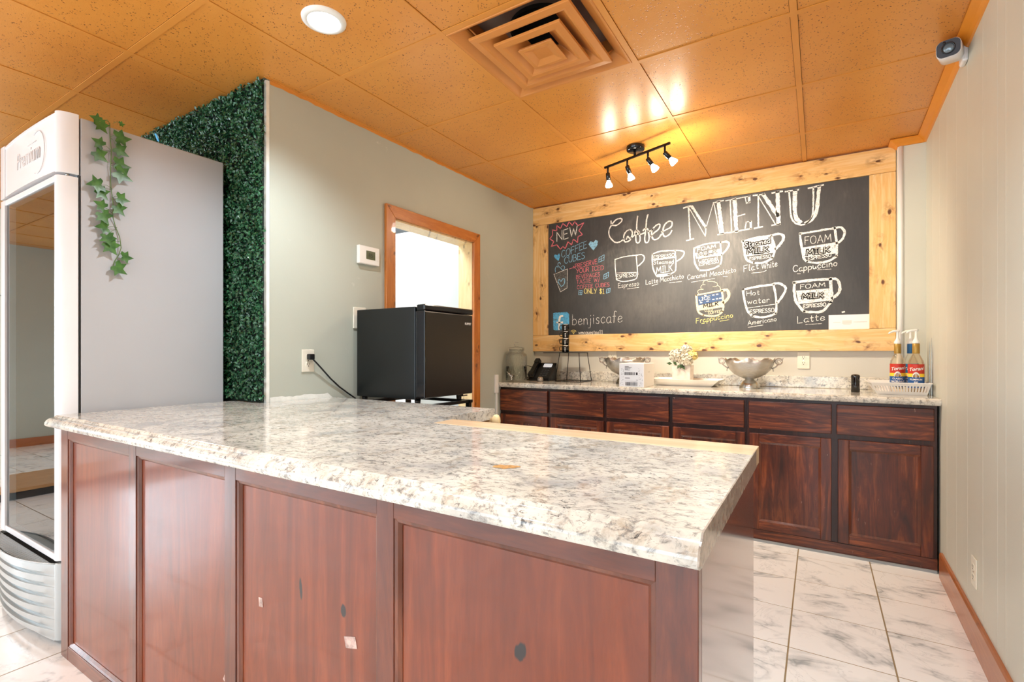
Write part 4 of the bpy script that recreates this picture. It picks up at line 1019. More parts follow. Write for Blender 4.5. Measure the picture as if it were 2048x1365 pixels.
# white sheet of paper stuck over the lower corner
ps = thing('paper_sheet', 'white sheet of paper stuck over the lower corner of the chalkboard', 'paper', (0.166, 3.872, 1.29))
pm = MB(); pm.hexa([(0.055, 3.8775, 1.288), (0.273, 3.8775, 1.288), (0.273, 3.8783, 1.288), (0.055, 3.8783, 1.288)], [(0.055, 3.8772, 1.389), (0.273, 3.8772, 1.389), (0.273, 3.878, 1.389), (0.055, 3.878, 1.389)])
pm.build('sheet', PAPER, ps)
fm = MB(); fm.box(0.13, 0.18, 3.8764, 3.877, 1.331, 1.352); fm.box(0.19, 0.262, 3.8764, 3.877, 1.338, 1.343); fm.box(0.08, 0.12, 3.8764, 3.877, 1.338, 1.342); fm.box(0.135, 0.175, 3.8764, 3.877, 1.324, 1.327)
fm.build('faint_print', INK_F, ps)
IVY_STEM = [(0.816, 2.068), (0.836, 2.075), (0.846, 2.067), (0.848, 2.022), (0.85, 1.958), (0.847, 1.891), (0.85, 1.832), (0.852, 1.803), (0.855, 1.743), (0.855, 1.693), (0.867, 1.655), (0.879, 1.617), (0.882, 1.572), (0.875, 1.54), (0.863, 1.513), (0.855, 1.486), (0.861, 1.472)]
# base depth, base height, turn, size, and where the stalk leaves the vine
IVY_LEAVES = [(0.81, 2.06, 1.394, 0.025, 0.844, 2.071), (0.81, 2.052, -2.439, 0.03, 0.846, 2.064), (0.865, 2.016, -1.302, 0.036, 0.848, 2.013), (0.867, 1.974, -1.989, 0.034, 0.848, 2.011), (0.816, 1.965, 1.19, 0.028, 0.849, 1.96), (0.8, 1.935, -2.179, 0.035, 0.849, 1.956), (0.865, 1.91, -1.499, 0.037, 0.85, 1.906), (0.867, 1.877, -1.932, 0.042, 0.849, 1.9), (0.812, 1.806, 1.893, 0.036, 0.852, 1.807), (0.81, 1.786, -2.376, 0.031, 0.853, 1.803), (0.869, 1.772, -1.628, 0.03, 0.856, 1.771), (0.867, 1.738, -2.433, 0.032, 0.856, 1.767), (0.822, 1.72, 1.19, 0.028, 0.856, 1.704), (0.816, 1.696, -2.575, 0.034, 0.856, 1.7), (0.834, 1.643, 1.774, 0.03, 0.87, 1.652), (0.832, 1.612, -2.751, 0.032, 0.868, 1.644), (0.84, 1.582, -2.508, 0.037, 0.88, 1.597), (0.886, 1.537, -1.539, 0.027, 0.879, 1.546), (0.863, 1.495, -2.145, 0.035, 0.871, 1.522), (0.875, 2.074, -1.31, 0.013, 0.858, 2.074)]

# ------------------------------------------------------------------ display fridge
FXL, FXR, FBK, FFR, FD = -3.195, -2.472, 1.318, 0.699, 0.762
df = thing('display_fridge', 'tall white glass-door display fridge beside the leafy green wall', 'refrigerator', (-2.8, 1.0, 0))
for q0, q1 in ((FXR - 0.035, FXR), (FXL, FXL + 0.035)): box_obj('side_panel', STEEL_P, q0, q1, FD + 0.005, FBK, 0.06, 2.07, df, bevel=0.004)
box_obj('back_panel', WHITE_M, FXL + 0.035, FXR - 0.035, FBK - 0.04, FBK, 0.06, 2.07, df)
box_obj('top_panel', WHITE_M, FXL + 0.035, FXR - 0.035, FD + 0.005, FBK - 0.04, 2.03, 2.07, df)
box_obj('inner_ceiling', WHITE_M, FXL + 0.035, FXR - 0.035, FD + 0.005, FBK - 0.04, 1.80, 1.86, df)
box_obj('inner_floor', WHITE_M, FXL + 0.035, FXR - 0.035, FD + 0.005, FBK - 0.04, 0.30, 0.36, df)
box_obj('base_plinth', BLACK, FXL + 0.03, FXR - 0.03, 0.80, FBK - 0.02, 0.0, 0.06, df)
def corner_prof(xo, sgn, r=None, n=8):
    """quarter-round plan from the side to the front; sgn +1 = right hand side"""
    r = r or (0.036 if sgn > 0 else 0.008)
    return [(xo - sgn * r * (1 - math.cos(PI / 2 * k / n)), FD - (FD - FFR) * math.sin(PI / 2 * k / n)) for k in range(n + 1)]
def column(z0, z1, name, m, parent, xo=FXR, sgn=1, xin=0.038):
    if sgn < 0 and xin > 0.02: xin = 0.061
    pts = corner_prof(xo, sgn) + [(xo - sgn * xin, FFR), (xo - sgn * xin, FD)]
    if sgn < 0: pts = pts[::-1]
    q = MB().prism(pts, z0, z1, smooth=True)
    o = q.build(name, m, parent, bevel=0.0015, seg=1)
    o.data.set_sharp_from_angle(angle=0.5)
    return o
# header
hd = MB(); n = 16
xa, xb = FXL + 0.061, FXR - 0.038
front = [(xb - 0.0012 + (xa - xb + 0.0024) * k / n, FFR + 0.004 - 0.008 * (1 - ((k / n) * 2 - 1) ** 2)) for k in range(n + 1)]
hd.prism(front + [(xa, FD), (xb, FD)], 1.848, 2.064, smooth=True)
header = hd.build('header', WHITE_M, df); header.data.set_sharp_from_angle(angle=0.5)
hd = MB(); hd.prism([(x, y - 0.003) for x, y in front] + [(xa, FD), (xb, FD)], 2.064, 2.072); hd.build('header_lip', WHITE_M, header)
column(1.842, 2.079, 'corner_cap', WHITE_M, df, FXR, 1); column(1.842, 2.079, 'corner_cap', WHITE_M, df, FXL, -1)
Mh = frame((-2.80, FFR - 0.0045, 1.958), (1, 0, 0), (0, 0, 1))
text_mesh('badge', 'Premium', 0.098, Mh, EMBOSS, header, shear=0.12, depth=0.001, xscale=0.8)
sw = MB(); sw.tube([(-2.79 + 0.10 + 0.085 * math.cos(a), FFR - 0.004, 1.955 + 0.085 * math.sin(a)) for a in [math.radians(q) for q in range(-110, 116, 9)]], 0.0014, 6)
sw.tube([(-2.80, FFR - 0.0045, 2.003), (-2.70, FFR - 0.0045, 2.004)], 0.0013, 6)
sw.build('badge_swoosh', EMBOSS, header)
# door
door_o = column(0.337, 1.832, 'door', WHITE_M, df, FXR - 0.004, 1, 0.038)
column(0.337, 1.832, 'door_stile', WHITE_M, door_o, FXL + 0.004, -1, 0.038)
ir, il = FXR - 0.042, FXL + 0.065
for q0, q1 in ((1.808, 1.832), (0.337, 0.361)): box_obj('door_rail', WHITE_M, il, ir, FFR + 0.002, FD - 0.007, q0, q1, door_o, bevel=0.002)
box_obj('glass_pane', GLASS, il - 0.004, ir + 0.004, FFR + 0.008, FFR + 0.014, 0.355, 1.812, door_o)
for q0, q1 in ((il + 0.001, il + 0.008), (ir - 0.008, ir - 0.001)): box_obj('glass_trim', GREY, q0, q1, FFR + 0.015, FD - 0.007, 0.361, 1.808, door_o)
for q0, q1 in ((FXR - 0.02, FXR - 0.001), (FXL + 0.001, FXL + 0.02)): box_obj('gasket', BLACK, q0, q1, FD + 0.0002, FD + 0.0048, 0.34, 1.84, df)
q = MB(); q.tube([(FXR - 0.02, FD - 0.03, 1.832), (FXR - 0.02, FD - 0.03, 1.842)], 0.006, 10); q.build('hinge_pin', CHROME, df)
# bulging lower grille with curved louvres
def bulge(b, z, y0=FFR, xa=FXL + 0.012, xb=FXR - 0.04, n=18):
    return [(xb + (xa - xb) * k / n, y0 - b * (1 - abs((k / n) * 2 - 1) ** 2.2), z) for k in range(n + 1)]
gr = MB(); gr.smooth = True
levels = []
zc = 0.325
levels.append((0.066, zc)); 
for k in range(7):
    zt_ = 0.318 - k * 0.0415
    levels += [(0.068 - 0.003 * k, zt_), (0.066 - 0.004 * k, zt_ - 0.026), (0.051 - 0.004 * k, zt_ - 0.031), (0.048 - 0.004 * k, zt_ - 0.0405)]
rows = [bulge(b, z) for b, z in levels]
nn = len(rows[0])
gr.add([v for r in rows for v in r], [(a * nn + k, a * nn + k + 1, (a + 1) * nn + k + 1, (a + 1) * nn + k) for a in range(len(rows) - 1) for k in range(nn - 1)])
ds = plain('silver_plastic', lin(176, 181, 181), 0.3, 0.25, coat=0.2, var=0.01)
grl = gr.build('front_grille', ds, df); grl.data.set_sharp_from_angle(angle=0.7)
column(0.03, 0.328, 'corner_foot', ds, df, FXR - 0.004, 1, 0.038); column(0.03, 0.328, 'corner_foot', ds, df, FXL + 0.004, -1, 0.014)
# dark intake vent between glass and grille
vp = bulge(0.064, 0.3245)
vt = MB(); vt.prism([(x, y) for x, y, z in vp] + [(FXL + 0.012, FFR + 0.03), (FXR - 0.04, FFR + 0.03)], 0.300, 0.316)
vt.build('vent_bed', NEARBLK, df)
n = 46
for k in range(n):
    u = (k + 0.5) / n
    x = FXR - 0.045 + (FXL + 0.02 - FXR + 0.045) * u
    b = 0.062 * (1 - abs(u * 2 - 1) ** 2.2)
    if b < 0.004: continue
    MB().box(x - 0.0035, x + 0.0035, FFR - b, FFR - 0.004, 0.3165, 0.3255).build('vent_slat', ds, df)
q = MB()
rim = bulge(0.070, 0.3255)
q.tube(rim, 0.003, 6); q.build('vent_rim', ds, df)
# wire shelves
for z in (1.455, 1.197, 0.94, 0.70):
    s_ = MB()
    ya, yb_ = 0.80, 1.25
    xa_, xb_ = FXL + 0.045, FXR - 0.045
    s_.tube([(xa_, ya, z), (xb_, ya, z), (xb_, yb_, z), (xa_, yb_, z)], 0.003, 6, closed=True)
    s_.tube([(xa_, ya, z + 0.035), (xb_, ya, z + 0.035)], 0.003, 6)
    for k in range(34):
        x = xa_ + (xb_ - xa_) * (k + 0.5) / 34
        s_.tube([(x, ya, z + 0.035), (x, ya, z), (x, yb_, z)], 0.0016, 4)
    s_.build('wire_shelf', SHELFW, df)

# ------------------------------------------------------------------ trailing ivy on the fridge side
iv = thing('ivy_garland', 'trailing artificial ivy garland hanging down the side of the white fridge', 'vine', (FXR + 0.01, 0.83, 1.4))
FSX = FXR + 0.008
KI = FSX / -2.428                              # offsets were measured on a plane slightly nearer

def side(y, z, dx=0.0): return (FSX + dx, y * KI, 1.145 + (z - 1.145) * KI)
sm_ = MB()
sm_.tube([side(y, z, 0.006 * math.sin(k * 1.7)) for k, (y, z) in enumerate(IVY_STEM)], 0.0016, 6)
sm_.build('stem', STEM, iv)
LEAF = [(0, -0.02), (0.35, -0.28), (0.62, -0.16), (0.52, 0.12), (0.95, 0.42), (0.46, 0.55), (0.12, 1.2), (-0.12, 0.62), (-0.72, 0.55), (-0.46, 0.2), (-0.66, -0.12), (-0.32, -0.24)]
for k, (y, z, ang, sz, sy, sz2) in enumerate(IVY_LEAVES):
    sz *= 1.2
    _, y, z = side(y, z); _, sy, sz2 = side(sy, sz2)
    lm = MB(); lm.smooth = True
    dx = 0.006 + 0.010 * random.random()
    ca, sa = math.cos(ang), math.sin(ang)
    pts = []
    for (u, v) in LEAF:
        u2, v2 = u * ca - v * sa, u * sa + v * ca
        pts.append((FSX + dx + sz * (0.16 * abs(u) + 0.05 * v), y + u2 * sz, z + v2 * sz))
    ctr = (FSX + dx, y - 0.3 * sa * sz, z + 0.3 * ca * sz)
    vs = [ctr] + pts
    back = [(v[0] - 0.0007, v[1], v[2]) for v in vs]
    nL = len(LEAF)
    fs = [(0, 1 + i, 1 + (i + 1) % nL) for i in range(nL)]
    lm.add(vs + back, fs + [tuple(nL + 1 + i for i in reversed(f)) for f in fs], True)
    lf = lm.build('leaf', IVY, iv)
    pt = MB(); pt.tube([(FSX, sy, sz2), (FSX + dx * 0.7, (y + sy) / 2, (z + sz2) / 2 + 0.006), (FSX + dx, y, z)], 0.0009, 5)
    pt.build('petiole', STEM, lf)

# ------------------------------------------------------------------ artificial boxwood wall
rng = np.random.default_rng(5)
def leaves(n, x0, x1, z0, z1, size):
    x = rng.uniform(x0, x1, n); z = rng.uniform(z0, z1, n)
    d = rng.uniform(0.0, 0.022, n) + 0.006 * (np.sin(x * 30) * np.cos(z * 27))
    y = 1.358 - np.abs(d) - max(0, size - 0.0085)
    c = np.stack([x, y, z], 1)
    nrm = np.stack([rng.normal(0, .75, n), -1.0 + 0 * x, rng.normal(0.25, .75, n)], 1)
    nrm /= np.linalg.norm(nrm, axis=1)[:, None]
    a = rng.normal(size=(n, 3)); a -= nrm * (a * nrm).sum(1)[:, None]; a /= np.linalg.norm(a, axis=1)[:, None]
    b = np.cross(nrm, a)
    s = size * rng.uniform(0.7, 1.3, n)[:, None]
    v = np.stack([c - a * s, c - a * s * .2 + b * s * .62 + nrm * s * .22, c + a * s, c - a * s * .2 - b * s * .62 + nrm * s * .22], 1).reshape(-1, 3)
    base = np.arange(n)[:, None] * 4
    f = np.concatenate([base + [0, 2, 1], base + [0, 3, 2]], 1).reshape(-1, 3)
    return v, f
vA, fA = leaves(34000, -3.45, LW(1.37) + 0.010, 0.92, H_C - 0.006, 0.0085)
vB, fB = leaves(1500, -6.0, -3.45, 0.1, H_C, 0.02)
v = np.concatenate([vA, vB]); f = np.concatenate([fA, fB + len(vA)])
bw_ = thing('boxwood_panel', 'dense artificial boxwood foliage covering the wall behind the display fridge', 'hedge', (-2.8, 1.372, 0.8))
me = bpy.data.meshes.new('foliage')
me.vertices.add(len(v)); me.vertices.foreach_set('co', (v - np.array(bw_.location)).astype(np.float32).ravel())
me.loops.add(f.size); me.loops.foreach_set('vertex_index', f.astype(np.int32).ravel())
me.polygons.add(len(f)); me.polygons.foreach_set('loop_start', np.arange(0, f.size, 3, dtype=np.int32)); me.polygons.foreach_set('loop_total', np.full(len(f), 3, np.int32))
me.update(); me.validate()
me.materials.append(BOX_LEAF)
fo = bpy.data.objects.new('foliage', me); C.objects.link(fo); fo.parent = bw_; fo['kind'] = 'stuff'
box_obj('backing_mat', BOX_BACK, -6.0, LW(1.37) - 0.016, 1.362, 1.3715, 0.05, H_C - 0.002, bw_)
q = MB(); q.box(-0.012, 0.012, -0.0006, 0.0006, -0.02, 0.02, Matrix.Translation((-3.16, 1.318, 2.352)) @ Matrix.Rotation(0.3, 4, 'Y') @ Matrix.Rotation(0.5, 4, 'X'))
q.build('tape_tab', plain('blue_tape', lin(70, 165, 215), 0.6), bw_, label='scrap of blue painter tape')

# ------------------------------------------------------------------ mini fridge on its stand
mf = thing('mini_fridge', 'small black cube fridge in front of the doorway, behind the worktop', 'refrigerator', (-1.9, 2.06, 0.878))
my0, my1, mx0, mx1 = 1.862, 2.262, -2.152, -1.725
box_obj('body', plain('black_enamel', lin(6, 10, 12), 0.3, var=0.02), mx0, mx1, my0, my1, 0.905, 1.376, mf, bevel=0.004)
MDOOR = plain('black_textured', lin(11, 10, 9), 0.34, var=0.03)
mdr = box_obj('door', MDOOR, -1.712, -1.660, my0 - 0.003, my1, 0.914, 1.352, mf, bevel=0.006)
q = MB(); q.box(-1.712, -1.658, my0 - 0.004, my1 + 0.001, 1.354, 1.385); q.build('door_cap', BLACK_GLOSS, mdr, bevel=0.006)
q = MB(); q.box(-1.713, -1.658, my0 - 0.0045, my0 + 0.004, 0.914, 1.353); q.build('door_edge', BLACK_GLOSS, mdr, bevel=0.003)
box_obj('gasket', BLACK, -1.7245, -1.7125, my0 + 0.004, my1 - 0.004, 0.918, 1.35, mf)
text_mesh('badge', 'KUPPET', 0.0165, frame((-1.6595, my1 - 0.045, 1.302), (0, 1, 0), (0, 0, 1)), WHITE, mdr, depth=0.0003, offset=0.0004)
for x in (mx0 + 0.03, -1.735):
    for y in (my0 + 0.03, my1 - 0.03):
        MB().lathe([(0.014, 0.0), (0.016, 0.026)], (x, y, 0.879), 12).build('foot', BLACK, mf)
q = MB(); q.box(-1.73, -1.69, my1 - 0.05, my1 - 0.01, 0.898, 0.906); q.build('hinge_plate', CHROME, mf)
fs_ = thing('fridge_stand', 'black metal stand with rails carrying the small black fridge', 'stand', (-1.9, 2.06, 0))
q = MB()
for y in (my0 + 0.012, my1 - 0.012):
    box_obj('top_rail', BLACK_M, mx0, -1.66, y - 0.012, y + 0.012, 0.862, 0.878, fs_)
for x in (mx0 + 0.012, -1.68): box_obj('top_rail', BLACK_M, x - 0.012, x + 0.012, my0 + 0.024, my1 - 0.024, 0.862, 0.878, fs_)
for y in (my0 + 0.012, my1 - 0.012): box_obj('lower_rail', BLACK_M, mx0, -1.66, y - 0.01, y + 0.01, 0.82, 0.836, fs_)
box_obj('shelf', BLACK_M, mx0, -1.66, my0, my1, 0.30, 0.32, fs_)
for x in (mx0 + 0.012, -1.68):
    for y in (my0 + 0.012, my1 - 0.012):
        box_obj('leg', BLACK_M, x - 0.012, x + 0.012, y - 0.012, y + 0.012, 0.0, 0.862, fs_)

# ------------------------------------------------------------------ outlets, thermostat, switch plates
def outlet(name, M, label, group=None, cover=True):
    """duplex outlet facing along local z"""
    t = thing(name, label, 'outlet', M.translation, group)
    MB().box(-0.036, 0.036, -0.057, 0.057, 0.0, 0.006, M).build('plate', IVORY, t, bevel=0.003)
    for s in (-1, 1):
        fc = MB().prism([(0.017 * math.cos(a) , s * 0.0195 + max(-0.0125, min(0.0125, 0.017 * math.sin(a)))) for a in [2 * PI * k / 20 for k in range(20)]], 0.0055, 0.0078, M).build('socket', IVORY, t)
        sl = MB()
        sl.box(-0.0078, -0.0054, s * 0.0195 - 0.001, s * 0.0195 + 0.0075, 0.0076, 0.0082, M); sl.box(0.0054, 0.0078, s * 0.0195 - 0.001, s * 0.0195 + 0.0075, 0.0076, 0.0082, M)
        sl.lathe([(0.0025, 0.0), (0.0025, 0.0006)], (0, s * 0.0195 - 0.0075, 0.0076), 10, M)
        sl.build('slot', NEARBLK, fc)
    MB().lathe([(0.003, 0), (0.003, 0.001)], (0, 0, 0.0058), 10, M).build('screw', CHROME, t)
    return t
outlet('wall_outlet', frame((LW(1.592, 0.0005), 1.592, 1.102), (0, 1, 0), (0, 0, 1)), 'ivory wall outlet with a black plug, on the grey wall above the worktop')
outlet('wall_outlet', frame((-0.088, YB - 0.001, 1.09), (1, 0, 0), (0, 0, 1)), 'ivory wall outlet under the chalkboard, right of the silver bowls')
outlet('wall_outlet', frame((-1.44, YB - 0.001, 1.098), (1, 0, 0), (0, 0, 1)), 'ivory wall outlet half hidden behind the silver bowl with a box')
outlet('wall_outlet', frame((RW(2.595, -0.0005), 2.595, 0.287), (0, -1, 0), (0, 0, 1)), 'ivory wall outlet low on the pale right wall near the floor')
# plug and cord of the mini fridge
pc = thing('power_cord', 'black power cord plugged into the outlet, running to the small fridge', 'cord', (LW(1.6), 1.6, 1.12))
px_ = LW(1.597)
MB().box(px_ + 0.0085, px_ + 0.034, 1.580, 1.612, 1.107, 1.137).build('plug', BLACK, pc, bevel=0.005)
q = MB(); q.tube([(px_ + 0.022, 1.604, 1.112), (px_ + 0.026, 1.62, 1.096), (px_ + 0.022, 1.66, 1.060), (px_ + 0.016, 1.72, 1.005), (px_ + 0.012, 1.78, 0.958), (px_ + 0.012, 1.84, 0.918), (px_ + 0.02, 1.88, 0.89)], 0.0042, 8)
q.build('cable', BLACK, pc)
# thermostat
th = thing('thermostat', 'white digital thermostat with a dark green screen beside the doorway', 'thermostat', (LW(1.975), 1.975, 1.695))
Mt = frame((LW(1.975, 0.0005), 1.975, 1.695), (0, 1, 0), (0, 0, 1))
MB().box(-0.076, 0.076, -0.052, 0.052, 0.0, 0.024, Mt).build('case', WHITE, th, bevel=0.005)
scr = MB().box(-0.026, 0.040, -0.022, 0.026, 0.0242, 0.0252, Mt).build('screen', plain('lcd_green', lin(62, 70, 30), 0.3, var=0.02), th)
text_mesh('digits', '85', 0.034, Mt @ Matrix.Translation((0.006, 0.001, 0.0254)), plain('lcd_dark', lin(28, 34, 14), 0.5, var=0), scr, depth=0.0001)
for k in (-1, 0, 1): MB().box(0.05, 0.062, k * 0.018 - 0.006, k * 0.018 + 0.006, 0.0242, 0.0256, Mt).build('button', WHITE, th, bevel=0.001)
# switch plate partly behind the mini fridge, and a plate near the back worktop
Ms = frame((LW(1.92, 0.0005), 1.92, 1.337), (0, 1, 0), (0, 0, 1))
sp = thing('switch_plate', 'ivory light switch plate peeking out beside the small black fridge', 'switch', Ms.translation)
MB().box(-0.045, 0.045, -0.06, 0.06, 0, 0.007, Ms).build('plate', IVORY, sp, bevel=0.003)
MB().box(-0.006, 0.006, -0.012, 0.012, 0.007, 0.016, Ms).build('toggle', IVORY, sp, bevel=0.002)
Mj = frame((LW(3.28, 0.0005), 3.275, 0.895), (0, 1, 0), (0, 0, 1))
jp = thing('cover_plate', 'white cover plate with a thin cable cover at the left end of the back worktop', 'plate', Mj.translation)
MB().box(-0.022, 0.022, -0.072, 0.072, 0, 0.016, Mj).build('plate', WHITE, jp, bevel=0.003)
MB().box(-0.004, 0.012, -0.82, -0.072, 0, 0.012, Mj).build('cable_cover', WHITE, jp, bevel=0.002)

# ------------------------------------------------------------------ ceiling fixtures
dl = thing('downlight', 'round white recessed ceiling downlight, lit', 'light', (-1.63, 1.25, H_C))
MB().lathe([(0.0, -0.006), (0.058, -0.006), (0.0581, -0.002)], (-1.63, 1.25, H_C), 40).build('lens', plain('lit_lens', (1, 1, 1, 1), 0.4, emit=6, var=0), dl)
MB().lathe([(0.0585, 0.002), (0.0585, -0.004), (0.062, -0.0085), (0.070, -0.0085), (0.082, -0.003), (0.083, 0.003)], (-1.63, 1.25, H_C), 40, cap=False).build('trim_ring', WHITE, dl)
spot_light('downlight_lamp', (-1.63, 1.25, H_C - 0.02), (-1.63, 1.25, 0), DOWN_POWER, (0.85, 0.935, 1.0), 2.4, 0.8, 0.05)
for x, y in ((-0.39, 1.25), (-0.39, -1.2), (-1.63, -1.2), (-4.1, -1.2), (-4.1, 0.6), (-6.5, -1.2)):  # unseen downlights, added to brighten the counter, floor and shop
    q = MB(); q.lathe([(0.0, -0.006), (0.058, -0.006), (0.0581, -0.002)], (x, y, H_C), 32); q.cur = 1
    q.lathe([(0.0585, 0.002), (0.0585, -0.004), (0.062, -0.0085), (0.070, -0.0085), (0.082, -0.003), (0.083, 0.003)], (x, y, H_C), 32, cap=False)
    q.build('added_downlight_fitting', [bpy.data.materials['lit_lens'], WHITE], ceiling)
    spot_light('added_downlight', (x, y, H_C - 0.02), (x, y, 0), DOWN_POWER, (0.85, 0.935, 1.0), 2.4, 0.8, 0.05)

# air diffuser
ax0, ax1, ay0, ay1 = GX - 2 * CS + bw, GX - CS - bw, GY + CS + bw, GY + 2 * CS - bw
acx, acy = (ax0 + ax1) / 2, (ay0 + ay1) / 2
ad = thing('air_diffuser', 'square orange painted ceiling air diffuser with nested louvre rings', 'vent', (acx, acy, H_C))
def sq(r, z, rr=0.0): return [(acx - r, acy - r, H_C + z), (acx + r, acy - r, H_C + z), (acx + r, acy + r, H_C + z), (acx - r, acy + r, H_C + z)]
def rings_mesh(levels, closed=False):
    m = MB()
    vs = [p for r, z in levels for p in sq(r, z)]
    m.add(vs, [(a * 4 + k, a * 4 + (k + 1) % 4, (a + 1) * 4 + (k + 1) % 4, (a + 1) * 4 + k) for a in range(len(levels) - 1) for k in range(4)])
    if closed:
        a = len(levels) - 1
        m.add(vs[a * 4:], [(0, 1, 2, 3)])
    return m
rings_mesh([(0.2915, 0.006), (0.2915, -0.002), (0.286, -0.002), (0.280, 0.0), (0.236, 0.034), (0.232, 0.04), (0.232, 0.10)]).build('frame', VENT, ad, bevel=0.002, seg=1)
pl = MB(); nC = 32
circ = [(acx + 0.14 * math.cos(2 * PI * k / nC), acy + 0.14 * math.sin(2 * PI * k / nC), H_C + 0.10) for k in range(nC)]
outr = [(acx + 0.233 * c / max(abs(c), abs(s)), acy + 0.233 * s / max(abs(c), abs(s)), H_C + 0.10) for c, s in [(math.cos(2 * PI * k / nC), math.sin(2 * PI * k / nC)) for k in range(nC)]]
pl.add(circ + outr, [(k, nC + k, nC + (k + 1) % nC, (k + 1) % nC) for k in range(nC)])
pl.build('back_pan', plain('galvanised_pan', lin(150, 140, 136), 0.4, 0.5), ad)
MB().lathe([(0.14, 0.085), (0.142, 0.10), (0.142, 0.17), (0.0, 0.172)], (acx, acy, H_C), 32, cap=False).build('duct_collar', NEARBLK, ad)
rings_mesh([(0.226, 0.000), (0.225, -0.010), (0.196, -0.012), (0.186, -0.009), (0.118, 0.046), (0.116, 0.046), (0.184, -0.004), (0.218, -0.004), (0.226, 0.000)]).build('louvre_ring', VENT, ad, bevel=0.0015, seg=1)
rings_mesh([(0.152, -0.008), (0.151, -0.018), (0.124, -0.020), (0.114, -0.017), (0.052, 0.034), (0.050, 0.034), (0.112, -0.012), (0.144, -0.012), (0.152, -0.008)]).build('louvre_ring', VENT, ad, bevel=0.0015, seg=1)
rings_mesh([(0.074, -0.014), (0.079, -0.024), (0.062, -0.026), (0.034, -0.014)], True).build('centre_plaque', VENT, ad, bevel=0.0012, seg=1)
for sx, sy in ((-1, -1), (1, -1), (1, 1), (-1, 1)):
    q = MB(); q.tube([(acx + sx * 0.19, acy + sy * 0.19, H_C + 0.002), (acx + sx * 0.228, acy + sy * 0.228, H_C + 0.05)], 0.004, 6); q.build('strut', VENT, ad)

# track light
tl = thing('track_light', 'black four-lamp ceiling spotlight bar near the chalkboard, lamps lit', 'light', (-0.98, 3.04, H_C))
can = MB(); can.lathe([(0.0, -0.026), (0.05, -0.026), (0.056, -0.02), (0.056, 0.0)], (-0.975, 3.045, H_C), 32, cap=False); can.build('canopy', BLACK_GLOSS, tl)
ba, bb_ = Vector((-1.205, 3.113, 2.366)), Vector((-0.738, 2.943, 2.366))
bd = (bb_ - ba).normalized()
q = MB()
perp = Vector((-bd.y, bd.x, 0)) * 0.006
q.hexa([ba - perp + Vector((0, 0, -0.006)), bb_ - perp + Vector((0, 0, -0.006)), bb_ + perp + Vector((0, 0, -0.006)), ba + perp + Vector((0, 0, -0.006))],
       [ba - perp + Vector((0, 0, 0.006)), bb_ - perp + Vector((0, 0, 0.006)), bb_ + perp + Vector((0, 0, 0.006)), ba + perp + Vector((0, 0, 0.006))])
q.tube([(-0.975, 3.03, 2.37), (-0.975, 3.03, 2.406)], 0.008, 10)
q.build('bar', BLACK_M, tl)
LENS = plain('lit_bulb', (1, 0.95, 0.86, 1), 0.3, emit=26, var=0)
LENS_OFF = plain('dim_bulb', (1, 0.95, 0.86, 1), 0.3, emit=3.0, var=0)
for k, (u, aim) in enumerate(((0.055, (0.06, 0.1, -1)), (0.375, (0.26, 0.25, -1)), (0.69, (0.62, 0.15, -1)), (0.93, (0.8, 0.35, -1)))):
    p = ba + (bb_ - ba) * u
    hd_ = MB(); hd_.tube([p, p + Vector((0, 0, -0.046))], 0.0062, 10)
    arm = hd_.build('lamp_arm', BLACK_M, tl)
    d = Vector(aim).normalized()
    o_ = p + Vector((0, 0, -0.046))
    Mr = Matrix.Translation(o_) @ d.to_track_quat('Z', 'Y').to_matrix().to_4x4()
    MB().lathe([(0.0, -0.004), (0.012, -0.004), (0.014, 0.0), (0.014, 0.045), (0.012, 0.046)], (0, 0, 0), 18, Mr).build('lamp_socket', BLACK_GLOSS, arm)
    bl = MB(); bl.lathe([(0.010, 0.046), (0.012, 0.052), (0.021, 0.072), (0.0235, 0.084), (0.021, 0.087), (0.0, 0.088)], (0, 0, 0), 20, Mr); bl.build('lamp_bulb', LENS if k != 1 else LENS_OFF, arm)
    c_ = o_ + d * 0.105
    point_light('track_lamp', c_, 4.5, (1, 0.86, 0.66), 0.024)
    spot_light('track_lamp', c_, c_ + d + Vector((0, 0.55, 0)), TRACK_POWER, (1, 0.86, 0.68), 1.9, 0.9, 0.024)

# security camera
sc_ = thing('security_camera', 'small white bullet security camera high on the right wall', 'camera', (RW(2.77), 2.77, 2.38))
Mw = frame((RW(2.74, -0.0005), 2.74, 2.390), (0, -1, 0), (0, 0, 1))
MB().box(-0.032, 0.032, -0.046, 0.040, 0, 0.020, Mw).build('mount', WHITE_M, sc_, bevel=0.007)
q = MB(); q.tube([(RW(2.74, -0.018), 2.74, 2.388), (RW(2.74, -0.034), 2.742, 2.385), (0.474, 2.735, 2.386)], 0.014, 12); q.build('bracket', WHITE_M, sc_)
fd = Vector((-0.26, -0.94, -0.17)).normalized()
rt_ = fd.cross(Vector((0, 0, 1))).normalized(); rt_ = -rt_
up_ = fd.cross(rt_) * -1
if up_.z < 0: up_ = -up_
Mc = frame((0.444, 2.625, 2.372), up_.cross(fd), up_)
def rrect(w, h, r, n=5):
    out = []
    for sx, sy, a0 in ((1, 1, 0), (-1, 1, 90), (-1, -1, 180), (1, -1, 270)):
        for k in range(n + 1):
            a = math.radians(a0 + 90 * k / n)
            out.append((sx * (w / 2 - r) + r * math.cos(a), sy * (h / 2 - r) + r * math.sin(a)))
    return out
MB().prism(rrect(0.078, 0.068, 0.022), -0.115, -0.003, Mc, smooth=True).build('housing', WHITE_M, sc_, bevel=0.002, seg=1)
MB().prism(rrect(0.074, 0.064, 0.021), -0.003, 0.001, Mc).build('face', plain('dark_blue_face', lin(28, 42, 56), 0.15, coat=0.6, var=0.02), sc_)
